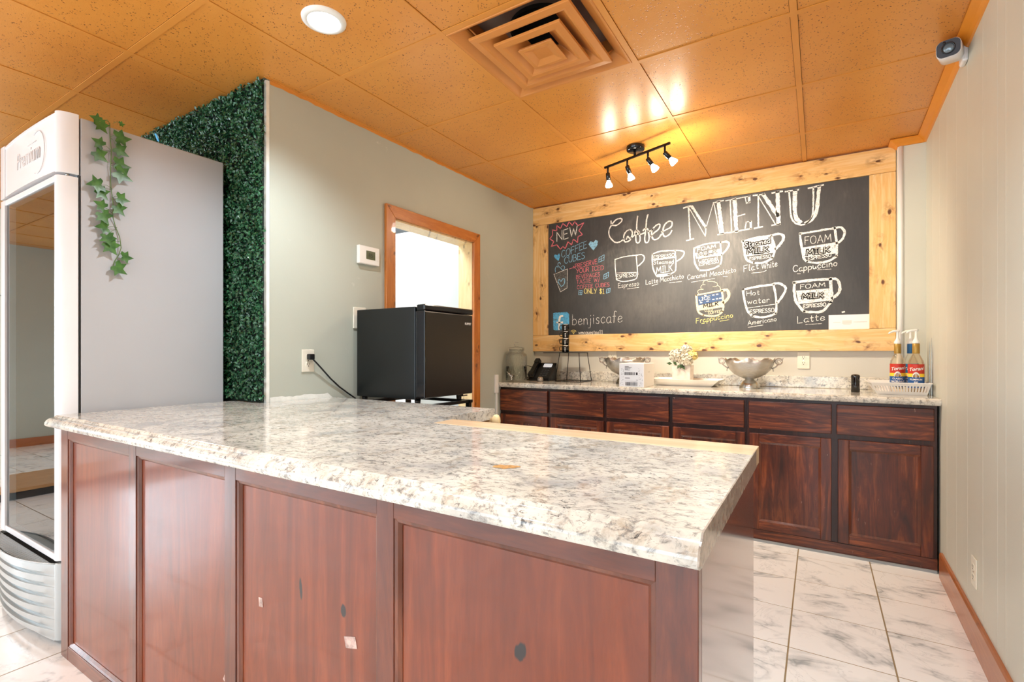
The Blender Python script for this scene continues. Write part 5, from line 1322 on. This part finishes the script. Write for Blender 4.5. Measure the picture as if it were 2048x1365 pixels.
MB().lathe([(0.019, 0.001), (0.022, 0.004), (0.018, 0.0045), (0.017, 0.002)], (0, 0, 0), 24, Mc, cap=False).build('lens_ring', BLACK_GLOSS, sc_)
MB().lathe([(0.017, 0.0012), (0.012, 0.003), (0.0, 0.0042)], (0, 0, 0), 24, Mc, cap=False).build('lens', plain('lens_glass', lin(84, 104, 114), 0.08, coat=1.0, var=0.05), sc_)
MB().lathe([(0.005, 0.001), (0.005, 0.0018), (0, 0.0018)], (-0.012, 0.024, 0), 12, Mc).build('sensor', BLACK_GLOSS, sc_)
q = MB(); q.tube([(RW(2.8, -0.006), 2.80, 2.424), (RW(2.8, -0.075), 2.80, 2.4285)], 0.004, 8); q.tube([(RW(2.8, -0.008), 2.795, 2.392), (RW(2.8, -0.008), 2.80, 2.424)], 0.004, 8); q.build('cable', WHITE, sc_)

# ------------------------------------------------------------------ things on the back worktop
ZB = 0.9062
# glass drink dispenser
jx, jy = -2.078, 3.425
jar = thing('drink_dispenser', 'clear textured glass drink dispenser jar with lid and silver tap', 'dispenser', (jx, jy, ZB))
q = MB(); pr_o = [(0.0, 0.003), (0.078, 0.003), (0.087, 0.010), (0.088, 0.2), (0.084, 0.222), (0.064, 0.236), (0.060, 0.240), (0.060, 0.262)]
q.lathe(pr_o + [(0.056, 0.262), (0.056, 0.240), (0.060, 0.232), (0.079, 0.218), (0.083, 0.2), (0.082, 0.014), (0.0, 0.010)], (jx, jy, ZB), 40, cap=False)
q.build('jar', RIBBED, jar)
q = MB(); q.lathe([(0.066, 0.248), (0.068, 0.252), (0.068, 0.272), (0.064, 0.278), (0.02, 0.284), (0.014, 0.288), (0.012, 0.292), (0.021, 0.300), (0.024, 0.309), (0.019, 0.318), (0.0, 0.321)], (jx, jy, ZB), 32, cap=False)
q.build('lid', CLEAR, jar)
q = MB(); q.lathe([(0.0835, 0.014), (0.0835, 0.125), (0.0, 0.125)], (jx, jy, ZB), 32, cap=False); q.build('jar_fill', glass('still_water', (0.97, 0.985, 0.98, 1), 1.15), jar)
q = MB()
q.tube([(jx + 0.02, jy - 0.085, ZB + 0.052), (jx + 0.026, jy - 0.125, ZB + 0.05)], 0.012, 12); q.tube([(jx + 0.026, jy - 0.118, ZB + 0.05), (jx + 0.027, jy - 0.12, ZB + 0.022)], 0.008, 10)
q.box(jx - 0.004, jx + 0.045, jy - 0.128, jy - 0.118, ZB + 0.06, ZB + 0.068); q.tube([(jx + 0.026, jy - 0.122, ZB + 0.05), (jx - 0.01, jy - 0.128, ZB + 0.088)], 0.0055, 8)
q.build('tap', CHROME, jar)

# desk phone
ph = thing('desk_phone', 'black office desk phone with a white display beside the glass dispenser', 'phone', (-1.985, 3.70, ZB))
Mp = Matrix.Translation((-1.985, 3.70, ZB)) @ Matrix.Rotation(-0.10, 4, 'Z')
def wedge(x0, x1, y0, y1, zf0, zf1, zb0, zb1):
    return [Mp @ Vector(v) for v in ((x0, y0, zf0), (x1, y0, zf0), (x1, y1, zb0), (x0, y1, zb0))], [Mp @ Vector(v) for v in ((x0, y0, zf1), (x1, y0, zf1), (x1, y1, zb1), (x0, y1, zb1))]
MB().hexa(*wedge(-0.105, 0.105, -0.06, 0.06, 0.0, 0.022, 0.0, 0.152)).build('base', BLACK, ph, bevel=0.006)
sl_ = math.atan2(0.130, 0.12)
Mf = Mp @ Matrix.Translation((0, -0.06, 0.0225)) @ Matrix.Rotation(sl_, 4, 'X')      # local x right, y up the slope
q = MB(); q.prism(rrect(0.046, 0.185, 0.012), 0.006, 0.03, Mf @ Matrix.Translation((-0.078, 0.098, 0))); q.prism(rrect(0.05, 0.05, 0.012), 0.0, 0.036, Mf @ Matrix.Translation((-0.078, 0.168, 0))); q.prism(rrect(0.05, 0.05, 0.012), 0.0, 0.036, Mf @ Matrix.Translation((-0.078, 0.026, 0)))
q.build('handset', BLACK_GLOSS, ph, bevel=0.004)
MB().prism(rrect(0.082, 0.036, 0.003), 0.001, 0.005, Mf @ Matrix.Translation((0.032, 0.140, 0))).build('display', plain('phone_display', lin(226, 230, 236), 0.3, emit=0.5, var=0), ph)
for r in range(4):
    for c_ in range(3):
        MB().prism(rrect(0.018, 0.011, 0.003), 0.0, 0.004, Mf @ Matrix.Translation((0.006 + 0.026 * c_, 0.085 - 0.02 * r, 0))).build('key', GREY if False else plain('key_grey', lin(58, 60, 64), 0.5, var=0) if (r, c_) == (0, 0) else bpy.data.materials['key_grey'], ph)
for k in range(3): MB().lathe([(0.006, 0), (0.006, 0.004), (0, 0.0045)], (0, 0, 0), 12, Mf @ Matrix.Translation((0.006 + 0.026 * k, 0.108, 0))).build('key', bpy.data.materials['key_grey'], ph)
q = MB(); q.tube([(-2.08, 3.74, 1.0), (-2.11, 3.73, 1.02), (-2.15, 3.72, 1.03), (LW(3.72, 0.003), 3.72, 1.03)], 0.003, 6)
q.tube([(-2.07, 3.66, 0.945), (-2.10, 3.60, 0.925), (-2.12, 3.62, 0.915), (-2.10, 3.68, 0.912)], 0.0028, 6)
q.build('cord', BLACK, ph)
cb = thing('trinket_box', 'small round patterned silver trinket box in front of the desk phone', 'trinket', (-1.945, 3.585, ZB))
MB().lathe([(0.0, 0.0), (0.018, 0.0), (0.025, 0.008), (0.026, 0.016), (0.024, 0.022)], (-1.945, 3.585, ZB), 24).build('base', SILVER, cb)
MB().lathe([(0.025, 0.0222), (0.024, 0.028), (0.015, 0.037), (0.0, 0.040)], (-1.945, 3.585, ZB), 24).build('lid', SILVER, cb)

# wire stand and mugs
ws = thing('wire_stand', 'black tapered wire stand with a flat top, carrying a stack of mugs', 'stand', (-1.71, 3.72, ZB))
wb = [(-1.825, 3.615), (-1.60, 3.615), (-1.60, 3.835), (-1.825, 3.835)]
wt = [(-1.795, 3.64), (-1.625, 3.64), (-1.625, 3.81), (-1.795, 3.81)]
q = MB(); q.tube([(x, y, ZB + 0.0035) for x, y in wb], 0.0032, 6, closed=True); q.build('base_ring', BLACK_M, ws)
for (x, y), (x2, y2) in zip(wb, wt): MB().tube([(x, y, ZB + 0.0035), (x2, y2, 1.138)], 0.0032, 6).build('leg', BLACK_M, ws)
box_obj('top_plate', BLACK_M, -1.80, -1.62, 3.635, 3.815, 1.138, 1.144, ws, bevel=0.001)
box_obj('top_shelf', BLACK_M, -1.96, -1.80, 3.66, 3.79, 1.138, 1.143, ws, bevel=0.001)
def make_mug(loc, label):
    t = thing('mug', label, 'mug', loc, 'black mugs stacked on the wire stand')
    q = MB(); q.lathe([(0.0, 0.0), (0.024, 0.0), (0.028, 0.003), (0.0305, 0.02), (0.031, 0.055), (0.029, 0.056), (0.0275, 0.05), (0.026, 0.008), (0.0, 0.006)], loc, 24, cap=False)
    q.build('body', BLACK_GLOSS, t)
    q = MB(); q.tube([(loc[0] - 0.029, loc[1] - 0.006, loc[2] + 0.046), (loc[0] - 0.045, loc[1] - 0.012, loc[2] + 0.045), (loc[0] - 0.050, loc[1] - 0.014, loc[2] + 0.03), (loc[0] - 0.044, loc[1] - 0.012, loc[2] + 0.014), (loc[0] - 0.029, loc[1] - 0.006, loc[2] + 0.012)], 0.0034, 8)
    q.build('handle', BLACK_GLOSS, t)
    q = MB()
    n = 8
    a0, a1 = math.radians(-95), math.radians(-30)
    vs = []
    for k in range(n + 1):
        a = a0 + (a1 - a0) * k / n
        for z in (0.0535, 0.0575): vs.append((loc[0] + 0.0318 * math.cos(a), loc[1] + 0.0318 * math.sin(a), loc[2] + z))
    q.add(vs, [(2 * k, 2 * k + 2, 2 * k + 3, 2 * k + 1) for k in range(n)])
    a = math.radians(-72)
    for z in (0.012, 0.024, 0.036): q.box(-0.003, 0.003, -0.0004, 0.0004, -0.004, 0.004, Matrix.Translation((loc[0] + 0.0316 * math.cos(a), loc[1] + 0.0316 * math.sin(a), loc[2] + z)) @ Matrix.Rotation(a + PI / 2, 4, 'Z'))
    q.build('white_mark', WHITE, t)
    return t
mx, my = -1.786, 3.73
mugs = make_mug((mx, my, 1.1445), 'lowest black mug in the stack on the wire stand')
for k, lb_ in enumerate(('second black mug from the bottom of the stack', 'third black mug from the bottom of the stack', 'topmost black mug of the stack on the wire stand')):
    dup(mugs, (mx + 0.002 * (k % 2), my, 1.1445 + 0.0585 * (k + 1)), None, lb_)

# silver footed bowls
def make_bowl(c, label):
    t = thing('silver_bowl', label, 'bowl', c, 'silver footed bowls on the back worktop')
    q = MB(); q.smooth = True
    n = 96
    prof_ = [(0.030, 0.062), (0.052, 0.070), (0.095, 0.092), (0.126, 0.125), (0.142, 0.160), (0.150, 0.190), (0.147, 0.1905), (0.138, 0.160), (0.121, 0.127), (0.090, 0.096), (0.048, 0.075), (0.0, 0.072)]
    vs = []
    for r, z in prof_:
        for k in range(n):
            a = 2 * PI * k / n
            fl = 1 + 0.025 * math.cos(12 * a) * (z - 0.06) / 0.13
            zz = z + (0.011 * math.cos(8 * a) if z > 0.18 else 0)
            vs.append((c[0] + r * fl * math.cos(a), c[1] + r * fl * math.sin(a) * 0.92, c[2] + zz))
    m = len(prof_)
    q.add(vs, [(j * n + k, j * n + (k + 1) % n, (j + 1) * n + (k + 1) % n, (j + 1) * n + k) for j in range(m - 1) for k in range(n)])
    q.build('bowl', SILVER, t)
    MB().lathe([(0.063, 0.0), (0.064, 0.004), (0.058, 0.026), (0.046, 0.045), (0.030, 0.055), (0.027, 0.062)], c, 36, cap=False).build('foot', CHROME, t)
    for s in (-1, 1):
        q = MB()
        cx_, cz_ = c[0] + s * 0.172, c[2] + 0.178
        q.tube([(cx_ + 0.019 * math.cos(a), c[1], cz_ + 0.019 * math.sin(a)) for a in [2 * PI * k / 18 for k in range(18)]], 0.0048, 6, closed=True)
        q.tube([(cx_ + s * 0.010 * math.cos(a), c[1], cz_ + 0.010 * math.sin(a)) for a in [math.radians(40 * k) for k in range(8)]], 0.0024, 6)
        q.tube([(cx_ - s * 0.004, c[1], cz_ - 0.019), (c[0] + s * 0.155, c[1], c[2] + 0.143), (c[0] + s * 0.132, c[1], c[2] + 0.130)], 0.005, 6)
        q.tube([(c[0] + s * 0.138, c[1], c[2] + 0.134), (c[0] + s * 0.140, c[1], c[2] + 0.112)], 0.003, 6)
        q.tube([(cx_ + s * 0.012, c[1], cz_ + 0.014), (cx_ + s * 0.026, c[1], cz_ + 0.022), (cx_ + s * 0.020, c[1], cz_ + 0.008)], 0.0028, 6)
        q.build('handle', SILVER, t)
    return t
bowl = make_bowl((-0.392, 3.64, ZB), 'ornate silver footed bowl standing free to the right of the white tray')
dup(bowl, (-1.262, 3.67, ZB), 0.15, 'ornate silver footed bowl half hidden behind the white box')

# parcel box with shipping label
pb_ = thing('cardboard_box', 'small white cardboard box with a black printed shipping label', 'box', (-1.09, 3.43, ZB))
bx0, bx1, by0, by1, bz = -1.178, -1.004, 3.318, 3.56, 0.162
box_obj('carton', PAPER, bx0, bx1, by0, by1, ZB, ZB + bz, pb_, bevel=0.002)
box_obj('lid_flap', PAPER, bx0 + 0.001, bx1 - 0.001, by0 + 0.001, by1 - 0.001, ZB + bz, ZB + bz + 0.0012, pb_)
lbq = MB(); lbq.box(bx0 + 0.003, bx1 - 0.003, by0 - 0.0004, by0 - 0.0001, ZB + 0.003, ZB + bz - 0.004); lab = lbq.build('label', plain('label_paper', lin(222, 228, 236), 0.7, var=0.01), pb_)
ik = MB(); yk = by0 - 0.0008
for k in range(5): ik.box(bx0 + 0.04, bx0 + 0.04 + (0.028, 0.05, 0.04, 0.022, 0.036)[k], yk, yk + 0.0003, ZB + 0.140 - 0.006 * k, ZB + 0.1425 - 0.006 * k)
rr_ = random.Random(3)
def bars(x0, x1, z0, z1):
    x = x0
    while x < x1:
        w = rr_.choice((0.0009, 0.0016, 0.0025)); ik.box(x, min(x + w, x1), yk, yk + 0.0003, z0, z1); x += w + rr_.choice((0.0009, 0.0016))
bars(bx0 + 0.036, bx0 + 0.112, ZB + 0.082, ZB + 0.102); ik.box(bx0 + 0.118, bx0 + 0.130, yk, yk + 0.0003, ZB + 0.083, ZB + 0.101)
ik.box(bx0 + 0.042, bx0 + 0.076, yk, yk + 0.0003, ZB + 0.060, ZB + 0.0635); ik.box(bx0 + 0.12, bx0 + 0.132, yk, yk + 0.0003, ZB + 0.048, ZB + 0.0505)
ik.box(bx0 + 0.04, bx0 + 0.128, yk, yk + 0.0003, ZB + 0.040, ZB + 0.0408)
bars(bx0 + 0.044, bx0 + 0.128, ZB + 0.010, ZB + 0.034)
for k in range(46):
    x = rr_.choice((rr_.uniform(bx0 + 0.008, bx0 + 0.032), rr_.uniform(bx0 + 0.136, bx1 - 0.008))); z = rr_.uniform(ZB + 0.01, ZB + 0.13)
    ik.box(-0.0022, 0.0022, 0, 0.0003, -0.0008, 0.0008, Matrix.Translation((x, yk, z)) @ Matrix.Rotation(rr_.uniform(0, PI), 4, 'Y'))
ik.build('print', INK, lab)
q = MB()
for k in range(3): q.box(bx1 + 0.0002, bx1 + 0.0005, by0 + 0.09 + 0.018 * k, by0 + 0.102 + 0.018 * k, ZB + 0.098, ZB + 0.106)
q.build('faint_print', INK_F, pb_)

# white tray and flower vase
ty = thing('serving_tray', 'long white rectangular serving tray with flared sides under the vase', 'tray', (-0.82, 3.70, ZB))
q = MB()
def rc(x0, x1, y0, y1, z): return [(x0, y0, z), (x1, y0, z), (x1, y1, z), (x0, y1, z)]
lv = [rc(-1.0, -0.632, 3.61, 3.79, ZB), rc(-0.99, -0.622, 3.605, 3.79, ZB + 0.004), rc(-1.06, -0.572, 3.565, 3.845, ZB + 0.047), rc(-1.055, -0.577, 3.569, 3.841, ZB + 0.048), rc(-0.985, -0.632, 3.612, 3.785, ZB + 0.009)]
vs = [v for r in lv for v in r]
q.add(vs, [tuple(reversed(range(4)))] + [(a * 4 + k, a * 4 + (k + 1) % 4, (a + 1) * 4 + (k + 1) % 4, (a + 1) * 4 + k) for a in range(4) for k in range(4)] + [tuple(16 + k for k in range(4))])
q.build('tray', plain('white_porcelain', lin(240, 236, 230), 0.2, coat=0.4, var=0.01), ty)
vz = ZB + 0.0095
va = thing('flower_vase', 'square whitewashed planter of white and yellow artificial flowers on the tray', 'vase', (-0.835, 3.70, vz))
q = MB(); x0, x1, y0, y1 = -0.895, -0.775, 3.64, 3.755
lv = [rc(x0, x1, y0, y1, vz), rc(x0 - 0.003, x1 + 0.003, y0 - 0.003, y1 + 0.003, vz + 0.135), rc(x0 + 0.006, x1 - 0.006, y0 + 0.006, y1 - 0.006, vz + 0.135), rc(x0 + 0.008, x1 - 0.008, y0 + 0.008, y1 - 0.008, vz + 0.11)]
vs = [v for r in lv for v in r]
q.add(vs, [tuple(reversed(range(4)))] + [(a * 4 + k, a * 4 + (k + 1) % 4, (a + 1) * 4 + (k + 1) % 4, (a + 1) * 4 + k) for a in range(3) for k in range(4)] + [tuple(12 + k for k in range(4))])
q.build('planter', plain('whitewashed_wood', lin(222, 212, 202), 0.6, var=0.08, vscale=30), va)
PET_W, PET_Y, PET_G = plain('petal_white', lin(226, 219, 200), 0.6, var=0.05, vscale=60), plain('petal_yellow', lin(238, 222, 150), 0.6, var=0.08, vscale=60), leaf_mat('flower_leaf', lin(28, 60, 28), lin(70, 100, 50), 0.5)
PET_C = plain('petal_green_heart', lin(190, 190, 84), 0.6, var=0.1)
rg = random.Random(11)
def bloom(c, r, m, heart):
    q = MB(); q.smooth = True
    for k in range(54):
        th_ = math.acos(1 - 1.55 * (k + 0.5) / 54); ph_ = k * 2.39996
        d = Vector((math.sin(th_) * math.cos(ph_), math.sin(th_) * math.sin(ph_), math.cos(th_)))
        s = r * rg.uniform(0.34, 0.46)
        t1 = d.orthogonal().normalized(); t1 = Matrix.Rotation(rg.uniform(0, 6.28), 3, d) @ t1; t2 = d.cross(t1)
        o_ = Vector(c) + d * r * rg.uniform(0.72, 1.0)
        pts = []
        for iu in range(3):
            for iv_ in range(3):
                u, w = iu - 1, iv_ - 1
                pts.append(o_ + t1 * u * s * (0.75 if w == 1 else 1) + t2 * w * s + d * (0.28 * s * (u * u + w * w) - 0.1 * s))
        q.add(pts, [(a * 3 + b, a * 3 + b + 1, (a + 1) * 3 + b + 1, (a + 1) * 3 + b) for a in range(2) for b in range(2)], True)
    b_ = q.build('bloom', m, va)
    h_ = MB(); h_.sphere(tuple(Vector(c) + Vector((0.15, -0.3, 0.5)) * r * 0.5), r * 0.55, 10, 6); h_.build('flower_heart', heart, b_)
bloom((-0.872, 3.675, 1.118), 0.047, PET_W, PET_W); bloom((-0.805, 3.655, 1.088), 0.042, PET_W, PET_W); bloom((-0.815, 3.70, 1.160), 0.036, PET_W, PET_C)
bloom((-0.770, 3.69, 1.120), 0.034, PET_Y, PET_C); bloom((-0.865, 3.72, 1.10), 0.034, PET_W, PET_W)
for k, (x, y, z, a) in enumerate(((-0.85, 3.642, 1.045, 0.3), (-0.835, 3.632, 1.032, 1.2), (-0.868, 3.636, 1.055, 2.2), (-0.905, 3.65, 1.062, 3.0), (-0.842, 3.63, 1.056, 4.2), (-0.825, 3.634, 1.048, 5.4))):
    q = MB(); q.smooth = True
    d, e = Vector((math.cos(a), -0.3, math.sin(a))), Vector((-math.sin(a), -0.1, math.cos(a)))
    c_ = Vector((x, y, z))
    q.add([c_ - d * 0.006, c_ + d * 0.012 + e * 0.011, c_ + d * 0.034, c_ + d * 0.012 - e * 0.011, c_ + d * 0.013 + Vector((0, -0.005, 0))], [(0, 1, 4), (1, 2, 4), (2, 3, 4), (3, 0, 4)])
    q.build('leaf', PET_G, va)

# black pepper-mill like cylinder
cyl = MB(); cyl.lathe([(0.0, 0.0), (0.021, 0.0), (0.023, 0.004), (0.0215, 0.05), (0.022, 0.085), (0.0235, 0.094), (0.021, 0.103), (0.012, 0.107), (0.0, 0.108)], (0.186, 3.60, ZB), 28)
tag(cyl.build('tamper', plain('black_lacquer', lin(18, 13, 10), 0.12, coat=0.6, var=0.05), None, at=(0.186, 3.60, ZB)), 'glossy black upright tamper cylinder left of the white basket', 'tamper')

# plastic basket
bk = thing('plastic_basket', 'white slotted plastic basket holding the syrup bottles', 'basket', (0.39, 3.6, ZB))
b0_, b1_ = (0.285, 0.505, 3.505, 3.735), (0.248, 0.520, 3.475, 3.765)
hz = 0.070
def lerp_rc(t): return [b0_[k] + (b1_[k] - b0_[k]) * t for k in range(4)]
WHB = plain('white_basket', lin(240, 238, 234), 0.4, var=0.01)
box_obj('floor_panel', WHB, *b0_, ZB, ZB + 0.003, bk)
def ringband(t0, t1, th=0.0025):
    q = MB()
    a, b = lerp_rc(t0), lerp_rc(t1)
    o0, o1 = rc(*a, ZB + hz * t0), rc(*b, ZB + hz * t1)
    i0, i1 = rc(a[0] + th, a[1] - th, a[2] + th, a[3] - th, ZB + hz * t0), rc(b[0] + th, b[1] - th, b[2] + th, b[3] - th, ZB + hz * t1)
    vs = o0 + o1 + i1 + i0
    q.add(vs, [(r * 4 + k, r * 4 + (k + 1) % 4, ((r + 1) % 4) * 4 + (k + 1) % 4, ((r + 1) % 4) * 4 + k) for r in range(4) for k in range(4)])
    return q
ringband(0.0, 0.26).build('lower_band', WHB, bk); ringband(0.72, 1.0).build('upper_band', WHB, bk)
q = MB(); z1_ = ZB + hz
q.prism([(b1_[0] - 0.007, b1_[2] - 0.007), (b1_[1] + 0.004, b1_[2] - 0.007), (b1_[1] + 0.004, b1_[2] + 0.002), (b1_[0] - 0.007, b1_[2] + 0.002)], z1_ - 0.004, z1_); q.prism([(b1_[0] - 0.007, b1_[3] - 0.002), (b1_[1] + 0.004, b1_[3] - 0.002), (b1_[1] + 0.004, b1_[3] + 0.007), (b1_[0] - 0.007, b1_[3] + 0.007)], z1_ - 0.004, z1_)
q.box(b1_[0] - 0.007, b1_[0] + 0.002, b1_[2], b1_[3], z1_ - 0.004, z1_); q.box(b1_[1] - 0.002, b1_[1] + 0.004, b1_[2], b1_[3], z1_ - 0.004, z1_)
q.build('rim', WHB, bk)
lo, hi = lerp_rc(0.24), lerp_rc(0.74)
q = MB()
def bar_between(p, p2, w, axis):
    dx = (w / 2, 0, 0) if axis == 'x' else (0, w / 2, 0); th = (0, 0.0024, 0) if axis == 'x' else (0.0024, 0, 0)
    f = lambda s, t, P: (P[0] + dx[0] * s + th[0] * t, P[1] + dx[1] * s + th[1] * t, P[2])
    q.hexa([f(-1, 0, p), f(1, 0, p), f(1, 1, p), f(-1, 1, p)], [f(-1, 0, p2), f(1, 0, p2), f(1, 1, p2), f(-1, 1, p2)])
nb = 18
for k in range(nb + 1):
    u = k / nb
    for s in (2, 3):
        dy = 0 if s == 2 else -0.0024
        bar_between((lo[0] + 0.004 + (lo[1] - lo[0] - 0.008) * u, lo[s] + dy, ZB + hz * .24), (hi[0] + 0.004 + (hi[1] - hi[0] - 0.008) * u, hi[s] + dy, ZB + hz * .74), 0.0075, 'x')
for k in range(1, 15):
    u = k / 15
    for s in (0, 1):
        dx_ = 0 if s == 0 else -0.0024
        bar_between((lo[s] + dx_, lo[2] + (lo[3] - lo[2]) * u, ZB + hz * .24), (hi[s] + dx_, hi[2] + (hi[3] - hi[2]) * u, ZB + hz * .74), 0.0075, 'y')
q.build('slatted_wall', WHB, bk)

# syrup bottles with pumps
LRED, LYEL, LBLU, LSKY = (plain('label_' + n_, c_, 0.45, var=0) for n_, c_ in (('red', lin(196, 52, 34)), ('yellow', lin(248, 214, 60)), ('blue', lin(22, 84, 150)), ('teal', lin(20, 112, 172))))
GOLD, BLUEC = plain('gold_collar', lin(176, 140, 64), 0.35, 0.4, var=0.03), plain('blue_collar', lin(10, 100, 160), 0.4, var=0.02)
BROWN = plain('art_brown', lin(128, 84, 44), 0.6, var=0)
def wrap(o_, c, r, face):
    """bend a flat label piece (x across, z up) around the bottle"""
    for v in o_.data.vertices:
        u, d_, w = v.co.x, v.co.y, v.co.z
        a = face + u / r
        v.co = (c[0] + (r + d_) * math.cos(a) - ORG[o_].x, c[1] + (r + d_) * math.sin(a) - ORG[o_].y, c[2] + w - ORG[o_].z)
    o_.data.update()
def strip(x0, x1, z0, z1, d, n=14):
    q = MB(); q.smooth = True
    vs = []
    for k in range(n + 1):
        for z in (z0, z1): vs.append((x0 + (x1 - x0) * k / n, d, z))
    q.add(vs, [(2 * k, 2 * k + 2, 2 * k + 3, 2 * k + 1) for k in range(n)]); return q
def bottle(cx, cy, label, topcol, collar, tint, lines, face_off=0.0):
    c = (cx, cy, ZB + 0.0035)
    t = thing('syrup_bottle', label, 'bottle', c)
    ORGb = Vector(c)
    r = 0.0365
    gm = glass('syrup_' + lines[0].lower(), tint, 1.35, gloss=0.45)
    MB().lathe([(0.0, 0.003), (0.032, 0.0), (r, 0.005), (r, 0.172), (0.034, 0.186), (0.022, 0.212), (0.0155, 0.226), (0.0148, 0.285), (0.0, 0.286)], c, 32, cap=False).build('bottle_glass', gm, t)
    MB().lathe([(0.0168, 0.228), (0.0172, 0.230), (0.0172, 0.282), (0.0160, 0.284)], c, 24, cap=False).build('collar', collar, t)
    face = math.atan2(-cy, -cx) + face_off
    W = 0.062
    base = strip(-W, W, 0.035, 0.168, 0.0006).build('label', topcol, t)
    ORG[base] = ORGb
    # label pieces were built relative to the bottle: undo, then bend
    for v in base.data.vertices: v.co = v.co + ORGb
    wrap(base, c, r, face)
    def piece(q, name, m, par=base):
        o_ = q.build(name, m, par)
        for v in o_.data.vertices: v.co = v.co + ORGb
        ORG[o_] = ORGb
        wrap(o_, c, r, face)
        return o_
    piece(strip(-W, W, 0.096, 0.115, 0.0010), 'label_band', LYEL)
    piece(strip(-W, W, 0.035, 0.0965, 0.0008), 'label_band', LBLU)
    q = MB(); n = 14
    q.add([(0, 0.0014, 0.094)] + [(0.017 * math.cos(PI * k / n), 0.0014, 0.094 + 0.030 * math.sin(PI * k / n)) for k in range(n + 1)], [(0, 1 + k, 2 + k) for k in range(n)]); piece(q, 'label_art', WHITE)
    q = MB()
    for k in range(5): q.box(-0.013 + 0.0056 * k, -0.0098 + 0.0056 * k, 0.0016, 0.0018, 0.095, 0.095 + (0.011, 0.018, 0.021, 0.017, 0.010)[k])
    piece(q, 'label_art', BROWN)
    def word(txt, size, z, shear=0.0, rot=0.0, m=WHITE, xs=1.0, off=0.0):
        o_ = text_mesh('label_text', txt, size, Matrix.Translation((0, 0, z)) @ Matrix.Rotation(PI / 2, 4, 'X') @ Matrix.Rotation(rot, 4, 'Z'), m, None, shear=shear, depth=0.0001, xscale=xs, offset=off)
        for v in o_.data.vertices: v.co.y = 0.0018 - v.co.y
        o_.parent = base; ORG[o_] = ORGb
        wrap(o_, c, r, face)
    word('Torani', 0.0255, 0.141, 0.35, 0.13, off=0.0006)
    word(lines[0], 0.0135, 0.082, off=0.0003); word(lines[1], 0.0135, 0.066, off=0.0003)
    # pump
    MB().lathe([(0.0165, 0.2845), (0.0175, 0.287), (0.0175, 0.295), (0.013, 0.304), (0.0085, 0.312), (0.0065, 0.322), (0.0062, 0.350), (0.0075, 0.358), (0.0, 0.360)], c, 24).build('pump', WHITE, t)
    q = MB(); q.tube([(c[0] + 0.010, c[1], c[2] + 0.3585), (c[0], c[1] - 0.001, c[2] + 0.360), (c[0] - 0.022, c[1] - 0.004, c[2] + 0.358), (c[0] - 0.038, c[1] - 0.007, c[2] + 0.350), (c[0] - 0.042, c[1] - 0.008, c[2] + 0.343)], 0.0068, 10, taper=[0.8, 1.15, 0.95, 0.75, 0.6])
    q.build('spout', WHITE, t)
    return t
bottle(0.392, 3.655, 'syrup pump bottle with red label and gold collar, nearest the tamper', LRED, GOLD, (0.98, 0.93, 0.84, 1), ('CLASSIC', 'HAZELNUT'))
bottle(0.457, 3.697, 'syrup pump bottle with blue label and blue collar, behind the other two', LSKY, BLUEC, (0.98, 0.97, 0.94, 1), ('VANILLA', 'SYRUP'))
bottle(0.466, 3.575, 'syrup pump bottle with red label and gold collar, nearest the right wall', LRED, GOLD, (0.97, 0.90, 0.80, 1), ('PUMPKIN', 'PIE'))
# two thin steel picks leaning at the wall
for k, (x, y, z1) in enumerate(((0.529, 3.60, 1.205), (0.533, 3.565, 1.225))):
    q = MB(); q.hexa([(x - 0.004, y - 0.006, ZB + 0.001), (x + 0.001, y - 0.006, ZB + 0.001), (x + 0.001, y + 0.006, ZB + 0.001), (x - 0.004, y + 0.006, ZB + 0.001)],
                     [(x - 0.002, y - 0.0045, ZB + 0.22), (x + 0.001, y - 0.0045, ZB + 0.22), (x + 0.001, y + 0.0045, ZB + 0.22), (x - 0.002, y + 0.0045, ZB + 0.22)])
    q.hexa([(x - 0.002, y - 0.0045, ZB + 0.22), (x + 0.001, y - 0.0045, ZB + 0.22), (x + 0.001, y + 0.0045, ZB + 0.22), (x - 0.002, y + 0.0045, ZB + 0.22)],
           [(x - 0.001, y - 0.0006, z1), (x, y - 0.0006, z1), (x, y + 0.0006, z1), (x - 0.001, y + 0.0006, z1)])
    tag(q.build('steel_spatula', CHROME, None, at=(x, y, ZB)), ('shorter', 'taller')[k] + ' of two thin pointed steel spatulas at the right wall behind the basket', 'spatula', 'steel spatulas behind the basket')

# low platform seen only as a reflection in the fridge door
pf = thing('wooden_platform', 'low tan wooden platform in the front of the shop, reflected in the fridge door', 'platform', (-5.6, 0.1, 0))
box_obj('deck', pine('tan_deck', 'y', lin(196, 152, 100), lin(176, 130, 80), lin(120, 80, 44), 0.2), -5.95, -5.28, -2.0, 1.2, 0.06, 0.085, pf, bevel=0.003)
box_obj('skirt', plain('dark_skirt', lin(62, 60, 58), 0.6), -5.93, -5.30, -1.98, 1.18, 0.0, 0.06, pf)
